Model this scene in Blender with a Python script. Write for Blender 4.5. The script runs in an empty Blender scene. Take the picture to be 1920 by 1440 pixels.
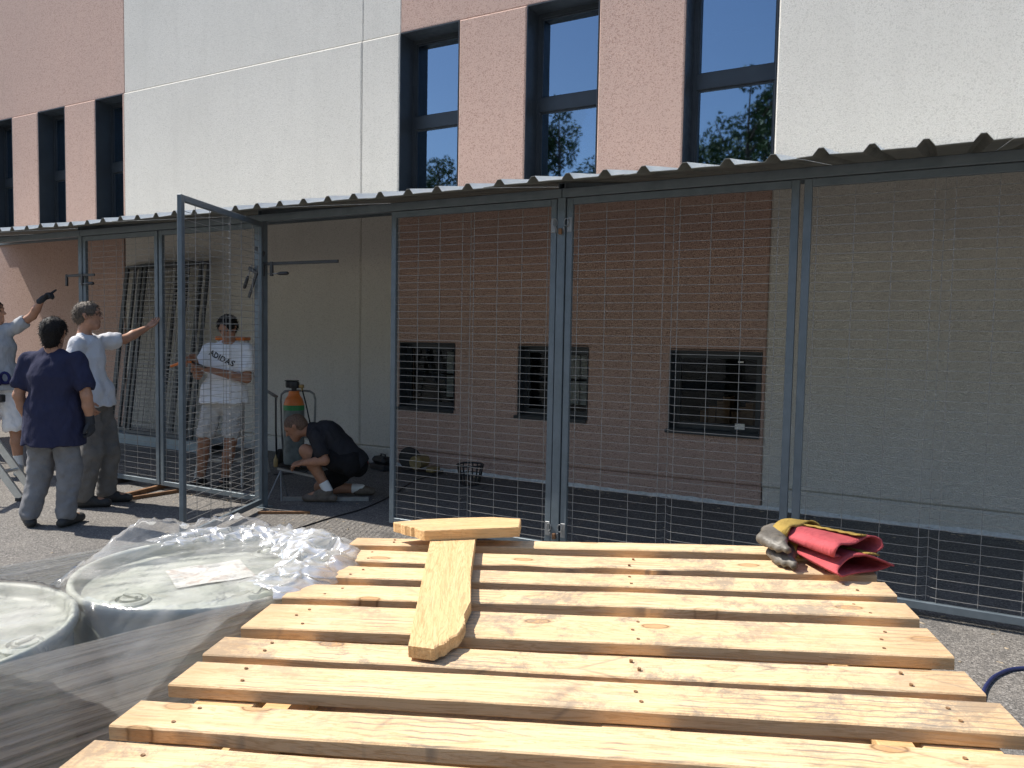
import bpy, bmesh, math, random
import numpy as np
from mathutils import Vector, Matrix

random.seed(7)
rng = np.random.default_rng(7)
R = math.radians
SC = bpy.context.scene
COL = SC.collection

# ------------------------------------------------------------------ camera
# world: X runs along the wall, Y towards the wall, Z up (metres)
CAM = Vector((0.0, 0.0, 1.5217))
fw = Vector((-0.48142404, 0.87452621, -0.05860709))
rt = Vector((0.87537878, 0.48310146, 0.01802692))
up = Vector((-0.04407818, 0.04262481, 0.99811835))
cd = bpy.data.cameras.new('camera')
cam = bpy.data.objects.new('camera', cd)
COL.objects.link(cam)
cam.matrix_world = Matrix(((rt.x, up.x, -fw.x, CAM.x), (rt.y, up.y, -fw.y, CAM.y),
                           (rt.z, up.z, -fw.z, CAM.z), (0, 0, 0, 1)))
cd.sensor_width = 36.0
cd.lens = 36.0 * 1442.0 / 1920.0
cd.clip_start = 0.05
cd.clip_end = 600.0
SC.camera = cam

# ------------------------------------------------------------------ light
SUN_EL, SUN_AZ = 51.0, 10.8          # azimuth: degrees in front of the wall plane, from the left
ce = math.cos(R(SUN_EL))
TO_SUN = Vector((-math.cos(R(SUN_AZ)) * ce, -math.sin(R(SUN_AZ)) * ce, math.sin(R(SUN_EL))))
sl = bpy.data.lights.new('sun', 'SUN')
sl.energy = 5.0
sl.angle = R(0.53)
sl.color = (1.0, 0.95, 0.86)
so = bpy.data.objects.new('sun', sl)
COL.objects.link(so)
so.rotation_euler = (-TO_SUN).to_track_quat('-Z', 'Y').to_euler()
so.location = (-8, -2, 12)

W = bpy.data.worlds.new('World')
SC.world = W
W.use_nodes = True
wn = W.node_tree.nodes
wl = W.node_tree.links
bg = wn['Background']
sky = wn.new('ShaderNodeTexSky')
sky.sky_type = 'NISHITA'
sky.sun_disc = False
sky.sun_elevation = R(SUN_EL)
sky.sun_rotation = math.atan2(TO_SUN.x, TO_SUN.y)
sky.altitude = 200
sky.air_density = 1.0
sky.dust_density = 0.8
wl.new(sky.outputs[0], bg.inputs[0])
bg.inputs[1].default_value = 0.15

SC.view_settings.view_transform = 'Standard'
SC.view_settings.look = 'None'
SC.view_settings.gamma = 1.0
SC.view_settings.exposure = 0.55
SC.view_settings.use_curve_mapping = False

# ------------------------------------------------------------------ helpers
def link(o, parent=None):
    COL.objects.link(o)
    if parent is not None:
        o.parent = parent
    return o

def thing(name, label, cat, loc=(0, 0, 0), rz=0.0, group=None, matrix=None):
    o = bpy.data.objects.new(name, None)
    o.empty_display_size = 0.1
    link(o)
    if matrix is not None:
        o.matrix_world = matrix
    else:
        o.location = loc
        o.rotation_euler = (0, 0, rz)
    return tag(o, label, cat, group)

def tag(o, label=None, cat=None, group=None, kind=None):
    if label: o['label'] = label
    if cat: o['category'] = cat
    if group: o['group'] = group
    if kind: o['kind'] = kind
    return o

def mesh_obj(name, V, F, mat, parent=None, smooth=False, me=None):
    if me is None:
        me = bpy.data.meshes.new(name)
        me.from_pydata([tuple(map(float, v)) for v in V], [], [tuple(int(i) for i in f) for f in F])
        me.update()
        if mat is not None: me.materials.append(mat)
        if smooth:
            me.polygons.foreach_set('use_smooth', [True] * len(me.polygons))
    return link(bpy.data.objects.new(name, me), parent)

class MB:
    """collects shapes; build() links them as one mesh object"""
    def __init__(self):
        self.V = []; self.F = []
    def add(self, V, F):
        n = len(self.V)
        self.V += [tuple(v) for v in V]
        self.F += [tuple(i + n for i in f) for f in F]
        return self
    def box(self, a, b, M=None, bev=0.0):
        x0, y0, z0 = a; x1, y1, z1 = b
        if bev <= 0:
            V = [(x0, y0, z0), (x1, y0, z0), (x1, y1, z0), (x0, y1, z0), (x0, y0, z1), (x1, y0, z1), (x1, y1, z1), (x0, y1, z1)]
            F = [(0, 3, 2, 1), (4, 5, 6, 7), (0, 1, 5, 4), (1, 2, 6, 5), (2, 3, 7, 6), (3, 0, 4, 7)]
        else:
            bm = bmesh.new()
            bmesh.ops.create_cube(bm, size=1.0)
            for v in bm.verts:
                v.co = Vector((x0 if v.co.x < 0 else x1, y0 if v.co.y < 0 else y1, z0 if v.co.z < 0 else z1))
            bmesh.ops.bevel(bm, geom=list(bm.edges), offset=bev, segments=1, affect='EDGES', profile=0.5)
            bm.verts.index_update()
            V = [tuple(v.co) for v in bm.verts]
            F = [tuple(v.index for v in f.verts) for f in bm.faces]
            bm.free()
        if M is not None:
            V = [tuple(M @ Vector(v)) for v in V]
        return self.add(V, F)
    def tube(self, P, r, n=8, cap=True, M=None):
        P = [Vector(p) for p in P]
        rs = r if hasattr(r, '__len__') else [r] * len(P)
        V = []; F = []
        prev = None
        for i, p in enumerate(P):
            if i == 0: t = P[1] - P[0]
            elif i == len(P) - 1: t = P[-1] - P[-2]
            else: t = (P[i + 1] - P[i]).normalized() + (P[i] - P[i - 1]).normalized()
            t.normalize()
            if prev is None:
                a = Vector((0, 0, 1)) if abs(t.z) < 0.9 else Vector((1, 0, 0))
                u = t.cross(a).normalized()
            else:
                u = (prev - t * prev.dot(t)).normalized()
            prev = u
            w = t.cross(u)
            for k in range(n):
                a = 2 * math.pi * (k + 0.5) / n
                V.append(p + (u * math.cos(a) + w * math.sin(a)) * rs[i])
        for i in range(len(P) - 1):
            for k in range(n):
                k2 = (k + 1) % n
                F.append((i * n + k, i * n + k2, (i + 1) * n + k2, (i + 1) * n + k))
        if cap:
            F.append(tuple(reversed(range(n))))
            F.append(tuple(range((len(P) - 1) * n, len(P) * n)))
        if M is not None: V = [M @ v for v in V]
        return self.add([tuple(v) for v in V], F)
    def lathe(self, prof, n=32, c=(0, 0, 0)):
        V = []; F = []
        for (r, z) in prof:
            for k in range(n):
                a = 2 * math.pi * k / n
                V.append((c[0] + r * math.cos(a), c[1] + r * math.sin(a), c[2] + z))
        for i in range(len(prof) - 1):
            for k in range(n):
                k2 = (k + 1) % n
                F.append((i * n + k, i * n + k2, (i + 1) * n + k2, (i + 1) * n + k))
        F.append(tuple(reversed(range(n))))
        F.append(tuple(range((len(prof) - 1) * n, len(prof) * n)))
        return self.add(V, F)
    def torus(self, c, R_, r, ax=(0, 1, 0), n=20, m=8, sq=1.0):
        ax = Vector(ax).normalized()
        u = ax.orthogonal().normalized()
        if abs(ax.y) > 0.9: u = Vector((1, 0, 0))
        w = ax.cross(u)
        P = [Vector(c) + u * R_ * math.cos(2 * math.pi * k / n) + w * R_ * sq * math.sin(2 * math.pi * k / n) for k in range(n)]
        V = []; F = []
        for k in range(n):
            d = (P[k] - Vector(c)).normalized()
            for j in range(m):
                a = 2 * math.pi * j / m
                V.append(tuple(P[k] + d * r * math.cos(a) + ax * r * math.sin(a)))
        for k in range(n):
            k2 = (k + 1) % n
            for j in range(m):
                j2 = (j + 1) % m
                F.append((k * m + j, k2 * m + j, k2 * m + j2, k * m + j2))
        return self.add(V, F)
    def build(self, name, mat, parent=None, smooth=False):
        return mesh_obj(name, self.V, self.F, mat, parent, smooth)

def Box(name, a, b, mat, parent=None, bev=0.0, M=None):
    return MB().box(a, b, M, bev).build(name, mat, parent)

# ------------------------------------------------------------------ materials
class NT:
    def __init__(self, name):
        self.m = bpy.data.materials.new(name)
        self.m.use_nodes = True
        self.n = self.m.node_tree.nodes
        self.l = self.m.node_tree.links
        self.b = self.n['Principled BSDF']
        self.out = self.n['Material Output']
    def node(self, t, **kw):
        x = self.n.new(t)
        for k, v in kw.items(): setattr(x, k, v)
        return x
    def set(self, x, sock, v):
        s = x.inputs[sock]
        if hasattr(v, 'is_output') or isinstance(v, bpy.types.NodeSocket): self.l.new(v, s)
        else: s.default_value = v
        return x
    def coord(self, scale=(1, 1, 1), kind='Object', rnd=False):
        tc = self.node('ShaderNodeTexCoord')
        mp = self.node('ShaderNodeMapping')
        src = tc.outputs[kind]
        if rnd:
            oi = self.node('ShaderNodeObjectInfo')
            mul = self.node('ShaderNodeVectorMath', operation='SCALE')
            mul.inputs[0].default_value = (17.0, 31.0, 23.0)
            self.l.new(oi.outputs['Random'], mul.inputs['Scale'])
            ad = self.node('ShaderNodeVectorMath', operation='ADD')
            self.l.new(src, ad.inputs[0]); self.l.new(mul.outputs[0], ad.inputs[1])
            src = ad.outputs[0]
        self.l.new(src, mp.inputs['Vector'])
        mp.inputs['Scale'].default_value = scale
        return mp.outputs[0]
    def noise(self, vec, scale, detail=3, rough=0.55, dist=0.0):
        x = self.node('ShaderNodeTexNoise')
        self.l.new(vec, x.inputs['Vector'])
        x.inputs['Scale'].default_value = scale
        x.inputs['Detail'].default_value = detail
        x.inputs['Roughness'].default_value = rough
        x.inputs['Distortion'].default_value = dist
        return x.outputs['Fac']
    def vor(self, vec, scale, feature='F1', out='Distance', rand=1.0):
        x = self.node('ShaderNodeTexVoronoi', feature=feature)
        self.l.new(vec, x.inputs['Vector'])
        x.inputs['Scale'].default_value = scale
        x.inputs['Randomness'].default_value = rand
        return x.outputs[out]
    def ramp(self, fac, stops):
        x = self.node('ShaderNodeValToRGB')
        e = x.color_ramp.elements
        while len(e) < len(stops): e.new(0.5)
        for i, (p, c) in enumerate(stops):
            e[i].position = p
            e[i].color = (c, c, c, 1) if not hasattr(c, '__len__') else (*c, 1)
        self.l.new(fac, x.inputs[0])
        return x.outputs[0]
    def mix(self, fac, a, b, mode='MIX'):
        x = self.node('ShaderNodeMix', data_type='RGBA', blend_type=mode)
        for s, v in ((0, fac), (6, a), (7, b)):
            if isinstance(v, bpy.types.NodeSocket): self.l.new(v, x.inputs[s])
            else: x.inputs[s].default_value = v if s == 0 else (*v, 1)
        return x.outputs[2]
    def math(self, op, a, b=0.0):
        x = self.node('ShaderNodeMath', operation=op)
        for s, v in ((0, a), (1, b)):
            if isinstance(v, bpy.types.NodeSocket): self.l.new(v, x.inputs[s])
            else: x.inputs[s].default_value = v
        return x.outputs[0]
    def bump(self, h, dist=0.01, strength=1.0, normal=None):
        x = self.node('ShaderNodeBump')
        x.inputs['Distance'].default_value = dist
        x.inputs['Strength'].default_value = strength
        self.l.new(h, x.inputs['Height'])
        if normal is not None: self.l.new(normal, x.inputs['Normal'])
        return x.outputs[0]
    def done(self, col=None, rough=0.6, metal=0.0, normal=None, spec=None, **kw):
        b = self.b
        for s, v in (('Base Color', col), ('Roughness', rough), ('Metallic', metal), ('Normal', normal), ('Specular IOR Level', spec)):
            if v is None: continue
            if isinstance(v, bpy.types.NodeSocket): self.l.new(v, b.inputs[s])
            else: b.inputs[s].default_value = (*v, 1) if hasattr(v, '__len__') else v
        for k, v in kw.items(): b.inputs[k].default_value = v
        return self.m

def simple(name, col, rough=0.6, metal=0.0, var=0.12, scale=6.0, bump=0.0, bscale=60.0, rnd=True, spec=None):
    t = NT(name)
    v = t.coord(rnd=rnd)
    n = t.noise(v, scale, 4)
    lo = tuple(c * (1 - var) for c in col); hi = tuple(min(1, c * (1 + var)) for c in col)
    c = t.ramp(n, [(0.3, lo), (0.7, hi)])
    nm = t.bump(t.noise(v, bscale, 3), bump) if bump else None
    r = t.ramp(t.noise(v, scale * 3, 3), [(0.3, max(0, rough - 0.08)), (0.7, min(1, rough + 0.08))])
    return t.done(c, r, metal, nm, spec)

def pebble(name, base, pit, stain, pitf=0.62):
    t = NT(name)
    v = t.coord()
    big = t.noise(v, 0.7, 5, 0.6)
    streak = t.noise(t.coord((3.0, 1, 0.35)), 1.5, 4, 0.6)
    vo = t.vor(v, 95.0)
    g = t.noise(v, 150.0, 2, 0.65)
    c = t.ramp(g, [(0.30, tuple(x * 0.72 for x in base)), (0.5, base), (0.72, tuple(min(1, x * 1.16) for x in base))])
    cell = t.vor(v, 105.0, out='Color')
    sep = t.node('ShaderNodeSeparateColor'); t.l.new(cell, sep.inputs[0])
    c = t.mix(t.ramp(sep.outputs[0], [(0.70, 0.0), (0.95, pitf)]), c, pit)
    c = t.mix(t.math('MULTIPLY', t.ramp(big, [(0.42, 0.0), (0.75, 1.0)]), 0.34), c, stain)
    c = t.mix(t.math('MULTIPLY', t.ramp(streak, [(0.5, 0.0), (0.8, 1.0)]), 0.34), c, stain)
    nm = t.bump(t.math('ADD', t.ramp(vo, [(0.0, 1.0), (0.6, 0.0)]), t.math('MULTIPLY', g, 0.6)), 0.003, 0.7)
    return t.done(c, 0.92, 0.0, nm, 0.2)

M = {}
M['white_pebble'] = pebble('white_pebble', (0.645, 0.615, 0.56), (0.36, 0.335, 0.295), (0.50, 0.475, 0.43), 0.42)
M['pink_pebble'] = pebble('pink_pebble', (0.525, 0.365, 0.303), (0.18, 0.082, 0.060), (0.42, 0.305, 0.26), 0.50)

def m_asphalt():
    t = NT('asphalt')
    v = t.coord()
    big = t.noise(v, 0.5, 5, 0.6)
    mid = t.noise(v, 4.0, 5, 0.65)
    g = t.noise(v, 95.0, 2, 0.7)
    cell = t.vor(v, 120.0, out='Color')
    sep = t.node('ShaderNodeSeparateColor'); t.l.new(cell, sep.inputs[0])
    c = t.ramp(sep.outputs[0], [(0.0, (0.075, 0.070, 0.065)), (0.45, (0.148, 0.136, 0.124)), (0.8, (0.208, 0.191, 0.172)), (1.0, (0.32, 0.295, 0.27))])
    c = t.mix(t.math('MULTIPLY', t.ramp(big, [(0.4, 0.0), (0.7, 1.0)]), 0.35), c, (0.12, 0.115, 0.11))
    c = t.mix(t.math('MULTIPLY', t.ramp(mid, [(0.5, 0.0), (0.75, 1.0)]), 0.3), c, (0.21, 0.195, 0.175))
    dv = t.node('ShaderNodeVectorMath', operation='ADD'); t.l.new(v, dv.inputs[0])
    ns = t.node('ShaderNodeTexNoise'); t.l.new(v, ns.inputs['Vector']); ns.inputs['Scale'].default_value = 2.2; ns.inputs['Detail'].default_value = 5
    sv = t.node('ShaderNodeVectorMath', operation='SCALE'); t.l.new(ns.outputs['Color'], sv.inputs[0]); sv.inputs['Scale'].default_value = 0.55
    t.l.new(sv.outputs[0], dv.inputs[1])
    cr = t.vor(dv.outputs[0], 0.45, feature='DISTANCE_TO_EDGE')
    crm = t.math('MULTIPLY', t.ramp(cr, [(0.0, 1.0), (0.006, 0.0)]), t.ramp(t.noise(v, 0.8, 3), [(0.48, 0.0), (0.56, 1.0)]))
    c = t.mix(t.math('MULTIPLY', crm, 0.7), c, (0.045, 0.042, 0.04))
    oil = t.noise(v, 1.7, 4, 0.6, 0.8)
    c = t.mix(t.math('MULTIPLY', t.ramp(oil, [(0.60, 0.0), (0.70, 1.0)]), 0.45), c, (0.075, 0.072, 0.07))
    dust = t.noise(v, 2.9, 6, 0.7)
    c = t.mix(t.math('MULTIPLY', t.ramp(dust, [(0.52, 0.0), (0.72, 1.0)]), 0.30), c, (0.27, 0.24, 0.205))
    nm = t.bump(t.math('ADD', g, t.vor(v, 120.0)), 0.004, 0.7)
    return t.done(c, 0.9, 0, nm, 0.25)
M['asphalt'] = m_asphalt()

def m_wood(name, a, b, dark, grey=0.3, marks=False):
    t = NT(name)
    v = t.coord((1, 1, 1), rnd=True)
    vs = t.node('ShaderNodeMapping'); t.l.new(v, vs.inputs['Vector']); vs.inputs['Scale'].default_value = (0.9, 13, 13)
    g = t.noise(vs.outputs[0], 3.2, 5, 0.62, 0.8)
    vk = t.node('ShaderNodeMapping'); t.l.new(v, vk.inputs['Vector']); vk.inputs['Scale'].default_value = (4.0, 9.0, 0.0)
    def vor2(out):
        x = t.node('ShaderNodeTexVoronoi', feature='F1'); x.voronoi_dimensions = '2D'
        t.l.new(vk.outputs[0], x.inputs['Vector']); x.inputs['Scale'].default_value = 1.0; x.inputs['Randomness'].default_value = 0.9
        return x.outputs[out]
    kd = vor2('Distance'); kc = vor2('Color')
    sep = t.node('ShaderNodeSeparateColor'); t.l.new(kc, sep.inputs[0])
    on = t.ramp(sep.outputs[1], [(0.50, 0.0), (0.52, 1.0)])
    # growth rings bend round the knots
    near = t.math('MULTIPLY', t.ramp(kd, [(0.0, 1.0), (0.55, 0.0)]), on)
    wv = t.math('SINE', t.math('ADD', t.math('MULTIPLY', g, 60.0), t.math('MULTIPLY', near, 22.0)))
    c = t.mix(t.ramp(g, [(0.3, 0.0), (0.7, 1.0)]), a, b)
    c = t.mix(t.math('MULTIPLY', t.ramp(wv, [(0.2, 0.0), (1.0, 1.0)]), 0.40), c, dark)
    kw = t.math('ADD', kd, t.math('MULTIPLY', t.noise(v, 30, 3), 0.06))
    c = t.mix(t.math('MULTIPLY', t.math('MULTIPLY', t.ramp(kw, [(0.10, 1.0), (0.16, 0.0)]), on), 0.62), c, dark)
    c = t.mix(t.math('MULTIPLY', t.math('MULTIPLY', t.ramp(kw, [(0.10, 0.0), (0.115, 1.0), (0.13, 0.0)]), on), 0.85), c, tuple(x * 0.4 for x in dark))
    st = t.noise(v, 9.0, 10, 0.82, 0.3)
    zone = t.noise(v, 1.6, 2)
    gn = t.node('ShaderNodeNewGeometry'); gz = t.node('ShaderNodeSeparateXYZ'); t.l.new(gn.outputs['True Normal'], gz.inputs[0])
    face = t.ramp(gz.outputs[2], [(0.4, 0.12), (0.8, 1.0)])      # scuffs come from loads dragged over the deck
    smudge = t.math('MULTIPLY', t.math('MULTIPLY', t.ramp(st, [(0.49, 0.0), (0.57, 1.0)]), t.ramp(zone, [(0.42, 0.0), (0.56, 1.0)])), face)
    c = t.mix(t.math('MULTIPLY', smudge, grey), c, (0.20, 0.18, 0.155))
    # dragged grey streaks along the grain
    st2 = t.noise(vs.outputs[0], 5.0, 6, 0.75)
    c = t.mix(t.math('MULTIPLY', t.math('MULTIPLY', t.ramp(st2, [(0.55, 0.0), (0.66, 1.0)]), t.ramp(zone, [(0.40, 1.0), (0.55, 0.0)])), grey * 0.55), c, (0.27, 0.225, 0.17))
    if marks:
        # saw and fork scuffs: thin curved dark lines in places, darker board ends
        wvv = t.node('ShaderNodeTexWave', wave_type='RINGS'); mp = t.node('ShaderNodeMapping'); t.l.new(v, mp.inputs['Vector']); mp.inputs['Scale'].default_value = (1.0, 1.0, 0.0)
        t.l.new(mp.outputs[0], wvv.inputs['Vector']); wvv.inputs['Scale'].default_value = 21.0; wvv.inputs['Distortion'].default_value = 3.0; wvv.inputs['Detail'].default_value = 2
        z2 = t.noise(v, 4.2, 3, 0.6)
        c = t.mix(t.math('MULTIPLY', t.math('MULTIPLY', t.ramp(wvv.outputs['Fac'], [(0.80, 0.0), (0.97, 1.0)]), t.ramp(z2, [(0.54, 0.0), (0.60, 1.0)])), 0.65), c, (0.19, 0.165, 0.14))
        tc = t.node('ShaderNodeTexCoord'); sx = t.node('ShaderNodeSeparateXYZ'); t.l.new(tc.outputs['Object'], sx.inputs[0])
        ex = t.math('ADD', t.math('ABSOLUTE', sx.outputs[0]), t.math('MULTIPLY', t.noise(v, 6.0, 5, 0.7), 0.24))
        c = t.mix(t.math('MULTIPLY', t.ramp(ex, [(0.60, 0.0), (0.70, 1.0)]), 0.45), c, (0.36, 0.23, 0.12))
    sc = t.vor(t.coord((1.4, 5.0, 2.0), rnd=True), 2.2, feature='DISTANCE_TO_EDGE')
    scm = t.math('MULTIPLY', t.ramp(sc, [(0.0, 1.0), (0.02, 0.0)]), t.ramp(t.noise(v, 3.0, 3), [(0.52, 0.0), (0.60, 1.0)]))
    c = t.mix(t.math('MULTIPLY', scm, 0.5), c, (0.18, 0.15, 0.13))
    nm = t.bump(t.math('ADD', t.noise(vs.outputs[0], 14.0, 3), t.math('MULTIPLY', t.noise(v, 180, 2), 0.5)), 0.0018, 0.8)
    return t.done(c, 0.78, 0, nm, 0.25)
M['pine'] = m_wood('pine', (0.640, 0.435, 0.240), (0.730, 0.540, 0.335), (0.40, 0.205, 0.075), 0.66, True)
M['pine_warm'] = m_wood('pine_warm', (0.61, 0.385, 0.180), (0.70, 0.475, 0.245), (0.36, 0.18, 0.065), 0.18)
M['pine_old'] = m_wood('pine_old', (0.50, 0.34, 0.19), (0.60, 0.43, 0.26), (0.33, 0.19, 0.09), 0.6)

def m_steel():
    t = NT('painted_steel')
    v = t.coord(rnd=True)
    n = t.noise(v, 9.0, 5, 0.6)
    c = t.ramp(n, [(0.3, (0.105, 0.132, 0.152)), (0.7, (0.152, 0.182, 0.205))])
    sc = t.noise(t.coord((2, 2, 40), rnd=True), 6.0, 3)
    c = t.mix(t.ramp(sc, [(0.72, 0.0), (0.8, 0.3)]), c, (0.3, 0.31, 0.32))
    r = t.ramp(n, [(0.3, 0.38), (0.7, 0.55)])
    return t.done(c, r, 0.25, t.bump(n, 0.001), 0.5)
M['steel'] = m_steel()
M['wire'] = simple('galvanised_wire', (0.27, 0.262, 0.252), 0.5, 0.3, 0.15, 20)
M['galv'] = simple('galvanised', (0.27, 0.275, 0.28), 0.45, 0.6, 0.12, 25)
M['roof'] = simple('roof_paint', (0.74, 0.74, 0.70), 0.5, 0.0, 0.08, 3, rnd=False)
M['roof_back'] = simple('roof_back_shade', (0.20, 0.20, 0.175), 0.6, 0.0, 0.1, 5, rnd=False)  # underside and edges: shade beneath the sheet put into a darker colour
M['anthracite'] = simple('anthracite', (0.022, 0.028, 0.036), 0.4, 0.1, 0.15, 5)
M['rust'] = simple('rusty_steel', (0.20, 0.10, 0.045), 0.8, 0.1, 0.4, 14, 0.001)
M['oiled_steel'] = simple('oiled_steel', (0.05, 0.04, 0.035), 0.5, 0.4, 0.3, 14)
M['alu'] = simple('aluminium', (0.62, 0.62, 0.60), 0.4, 0.7, 0.08, 20)
M['sealant'] = simple('white_sealant', (0.66, 0.66, 0.64), 0.7, 0, 0.15, 30, 0.003, 40, False)
M['black_rubber'] = simple('black_rubber', (0.018, 0.018, 0.02), 0.6, 0, 0.2, 20)
M['black_plastic'] = simple('black_plastic', (0.025, 0.025, 0.028), 0.45, 0, 0.2, 20)
M['blue_cable'] = simple('blue_cable', (0.02, 0.026, 0.09), 0.45, 0, 0.1, 20)
M['orange'] = simple('orange_paint', (0.75, 0.20, 0.04), 0.45, 0, 0.1, 12)
M['green'] = simple('green_paint', (0.03, 0.24, 0.07), 0.45, 0, 0.1, 12)
M['cyl_grey'] = simple('cylinder_grey', (0.14, 0.16, 0.16), 0.5, 0.1, 0.3, 14)
M['yellow'] = simple('yellow_plastic', (0.25, 0.185, 0.08), 0.5, 0, 0.15, 14)
M['red'] = simple('red_plastic', (0.45, 0.03, 0.03), 0.45, 0, 0.1, 14)
M['paper'] = simple('paper', (0.8, 0.79, 0.75), 0.8, 0, 0.05, 6)
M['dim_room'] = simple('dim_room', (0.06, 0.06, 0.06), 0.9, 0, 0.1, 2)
M['brown_board'] = simple('brown_board', (0.26, 0.13, 0.06), 0.6, 0, 0.15, 8)
M['nail'] = simple('nail', (0.24, 0.135, 0.065), 0.7, 0.2, 0.3, 40)

def m_glass(name, tint, gloss, ior, add):
    t = NT(name)
    tr = t.node('ShaderNodeBsdfTransparent'); tr.inputs[0].default_value = (*tint, 1)
    gl = t.node('ShaderNodeBsdfGlossy'); gl.inputs['Roughness'].default_value = 0.022
    gl.inputs['Color'].default_value = (*gloss, 1)
    v = t.coord()
    t.l.new(t.bump(t.noise(v, 1.3, 2), 0.0012, 1.0), gl.inputs['Normal'])
    fr = t.node('ShaderNodeFresnel'); fr.inputs['IOR'].default_value = ior
    fac = t.math('ADD', fr.outputs[0], add)
    mx = t.node('ShaderNodeMixShader')
    t.l.new(fac, mx.inputs[0]); t.l.new(tr.outputs[0], mx.inputs[1]); t.l.new(gl.outputs[0], mx.inputs[2])
    t.l.new(mx.outputs[0], t.out.inputs[0])
    return t.m
M['glass'] = m_glass('coated_glass', (0.30, 0.34, 0.36), (0.58, 0.77, 1.0), 2.1, 0.20)
M['plain_glass'] = m_glass('plain_glass', (0.78, 0.80, 0.80), (0.8, 0.85, 0.9), 1.25, 0.0)
def m_emit(name, col, s):
    t = NT(name)
    return t.done(col, 0.5, **{'Emission Color': (*col, 1), 'Emission Strength': s})
M['tube_light'] = m_emit('tube_light', (1.0, 0.86, 0.55), 3.0)

# ------------------------------------------------------------------ ground
def ground():
    # one sheet to the horizon, finer and slightly uneven near the cage
    xs = sorted(set([-220, -120, -60, -30] + [round(-16 + 0.5 * i, 2) for i in range(45)] + [14, 30, 60, 120, 220]))
    ys = sorted(set([-220, -120, -60, -30, -14] + [round(-6 + 0.5 * i, 2) for i in range(30)] + [14, 30, 60, 120, 220]))
    V = [(x, y, 0.0) for y in ys for x in xs]
    n = len(xs)
    F = [(j * n + i, j * n + i + 1, (j + 1) * n + i + 1, (j + 1) * n + i) for j in range(len(ys) - 1) for i in range(n - 1)]
    o = mesh_obj('ground', V, F, M['asphalt'])
    tag(o, 'worn grey asphalt of the yard in front of the building', kind='structure')
ground()

# ------------------------------------------------------------------ building
DW = 7.255          # wall face
DC = 4.835          # cage front
BLD = thing('building', 'industrial building with white and pink pebble-dashed panels and tall dark windows', 'building', (-4, DW, 0))

def panel(x0, x1, z0, z1, mat, holes=(), name='wall_panel', y0=DW, T=0.30, c=0.017):
    xs = sorted(set([x0, x1] + [h[i] for h in holes for i in (0, 1) if x0 < h[i] < x1]))
    zs = sorted(set([z0, z1] + [h[i] for h in holes for i in (2, 3) if z0 < h[i] < z1]))
    def solid(i, j):
        if i < 0 or j < 0 or i >= len(xs) - 1 or j >= len(zs) - 1: return False
        cx = (xs[i] + xs[i + 1]) / 2; cz = (zs[j] + zs[j + 1]) / 2
        return not any(h[0] < cx < h[1] and h[2] < cz < h[3] for h in holes)
    mb = MB()
    bx, by = -4.0, DW
    for i in range(len(xs) - 1):
        for j in range(len(zs) - 1):
            if not solid(i, j): continue
            a, b, d, e = xs[i] - bx, xs[i + 1] - bx, zs[j], zs[j + 1]
            L, Rr, D, U = [0 if solid(i + u, j + w) else c for u, w in ((-1, 0), (1, 0), (0, -1), (0, 1))]
            y = y0 - by
            ia, ib, id_, ie = a + L, b - Rr, d + D, e - U
            mb.add([(ia, y, id_), (ib, y, id_), (ib, y, ie), (ia, y, ie)], [(0, 1, 2, 3)])
            yc = y + c
            if L: mb.add([(a, yc, d), (ia, y, id_), (ia, y, ie), (a, yc, e), (a, y + T, d), (a, y + T, e)], [(0, 1, 2, 3), (4, 0, 3, 5)])
            if Rr: mb.add([(ib, y, id_), (b, yc, d), (b, yc, e), (ib, y, ie), (b, y + T, d), (b, y + T, e)], [(0, 1, 2, 3), (1, 4, 5, 2)])
            if D: mb.add([(a, yc, d), (b, yc, d), (ib, y, id_), (ia, y, id_), (a, y + T, d), (b, y + T, d)], [(0, 1, 2, 3), (4, 5, 1, 0)])
            if U: mb.add([(ia, y, ie), (ib, y, ie), (b, yc, e), (a, yc, e), (a, y + T, e), (b, y + T, e)], [(0, 1, 2, 3), (3, 2, 5, 4)])
    return mb.build(name, mat, BLD)

G = 0.0015
Z1, Z0 = 5.0, 0.20
HB = 3.0                                  # sill height of the tall windows
TALL_L = [(-15.60, -14.88), (-14.18, -13.46), (-12.73, -12.01), (-11.24, -10.56 - G)]
TALL_R = [(-5.545, -4.735), (-3.90, -3.08), (-2.20, -1.362)]
LOW = [(-5.51, -4.742, 0.70, 1.462), (-3.93, -3.112, 0.70, 1.452), (-2.257, -1.392, 0.672, 1.442)]
pk, wh = M['pink_pebble'], M['white_pebble']
panel(-24.0, -10.556 - G, Z0, Z1 - G, pk, [(a, b, HB, Z1) for a, b in TALL_L])
panel(-10.556 + G, -6.10 - G, Z0, Z1 - G, wh)
panel(-6.10 + G, -5.545 - G, Z0, Z1 - G, wh)
panel(-5.545, -1.362, Z0, Z1 - G, pk, [(a, b, HB, Z1) for a, b in TALL_R] + LOW)
panel(-1.362 + 2 * G, 4.6, Z0, Z1 - G, wh)
panel(4.6 + 2 * G, 9.0, Z0, Z1 - G, wh)
for a, b, m in ((-24.0, -10.556 - G, pk), (-10.556 + G, -6.10 - G, wh), (-6.10 + G, -5.545 - G, wh), (-5.545, -1.362, pk), (-1.362 + 2 * G, 4.6, wh), (4.6 + 2 * G, 9.0, wh)):
    panel(a, b, Z1 + G, 7.8, m, c=0.008, y0=DW + 0.020)
for a, b, m in ((-24.0, -10.556, pk), (-10.55, -6.10 - G, wh), (-6.10 + G, -5.545, wh), (-5.54, -1.362, pk), (-1.35, 9.0, wh)):
    panel(a, b, -0.05, Z0 - G * 2, m, name='plinth_panel')
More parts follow.
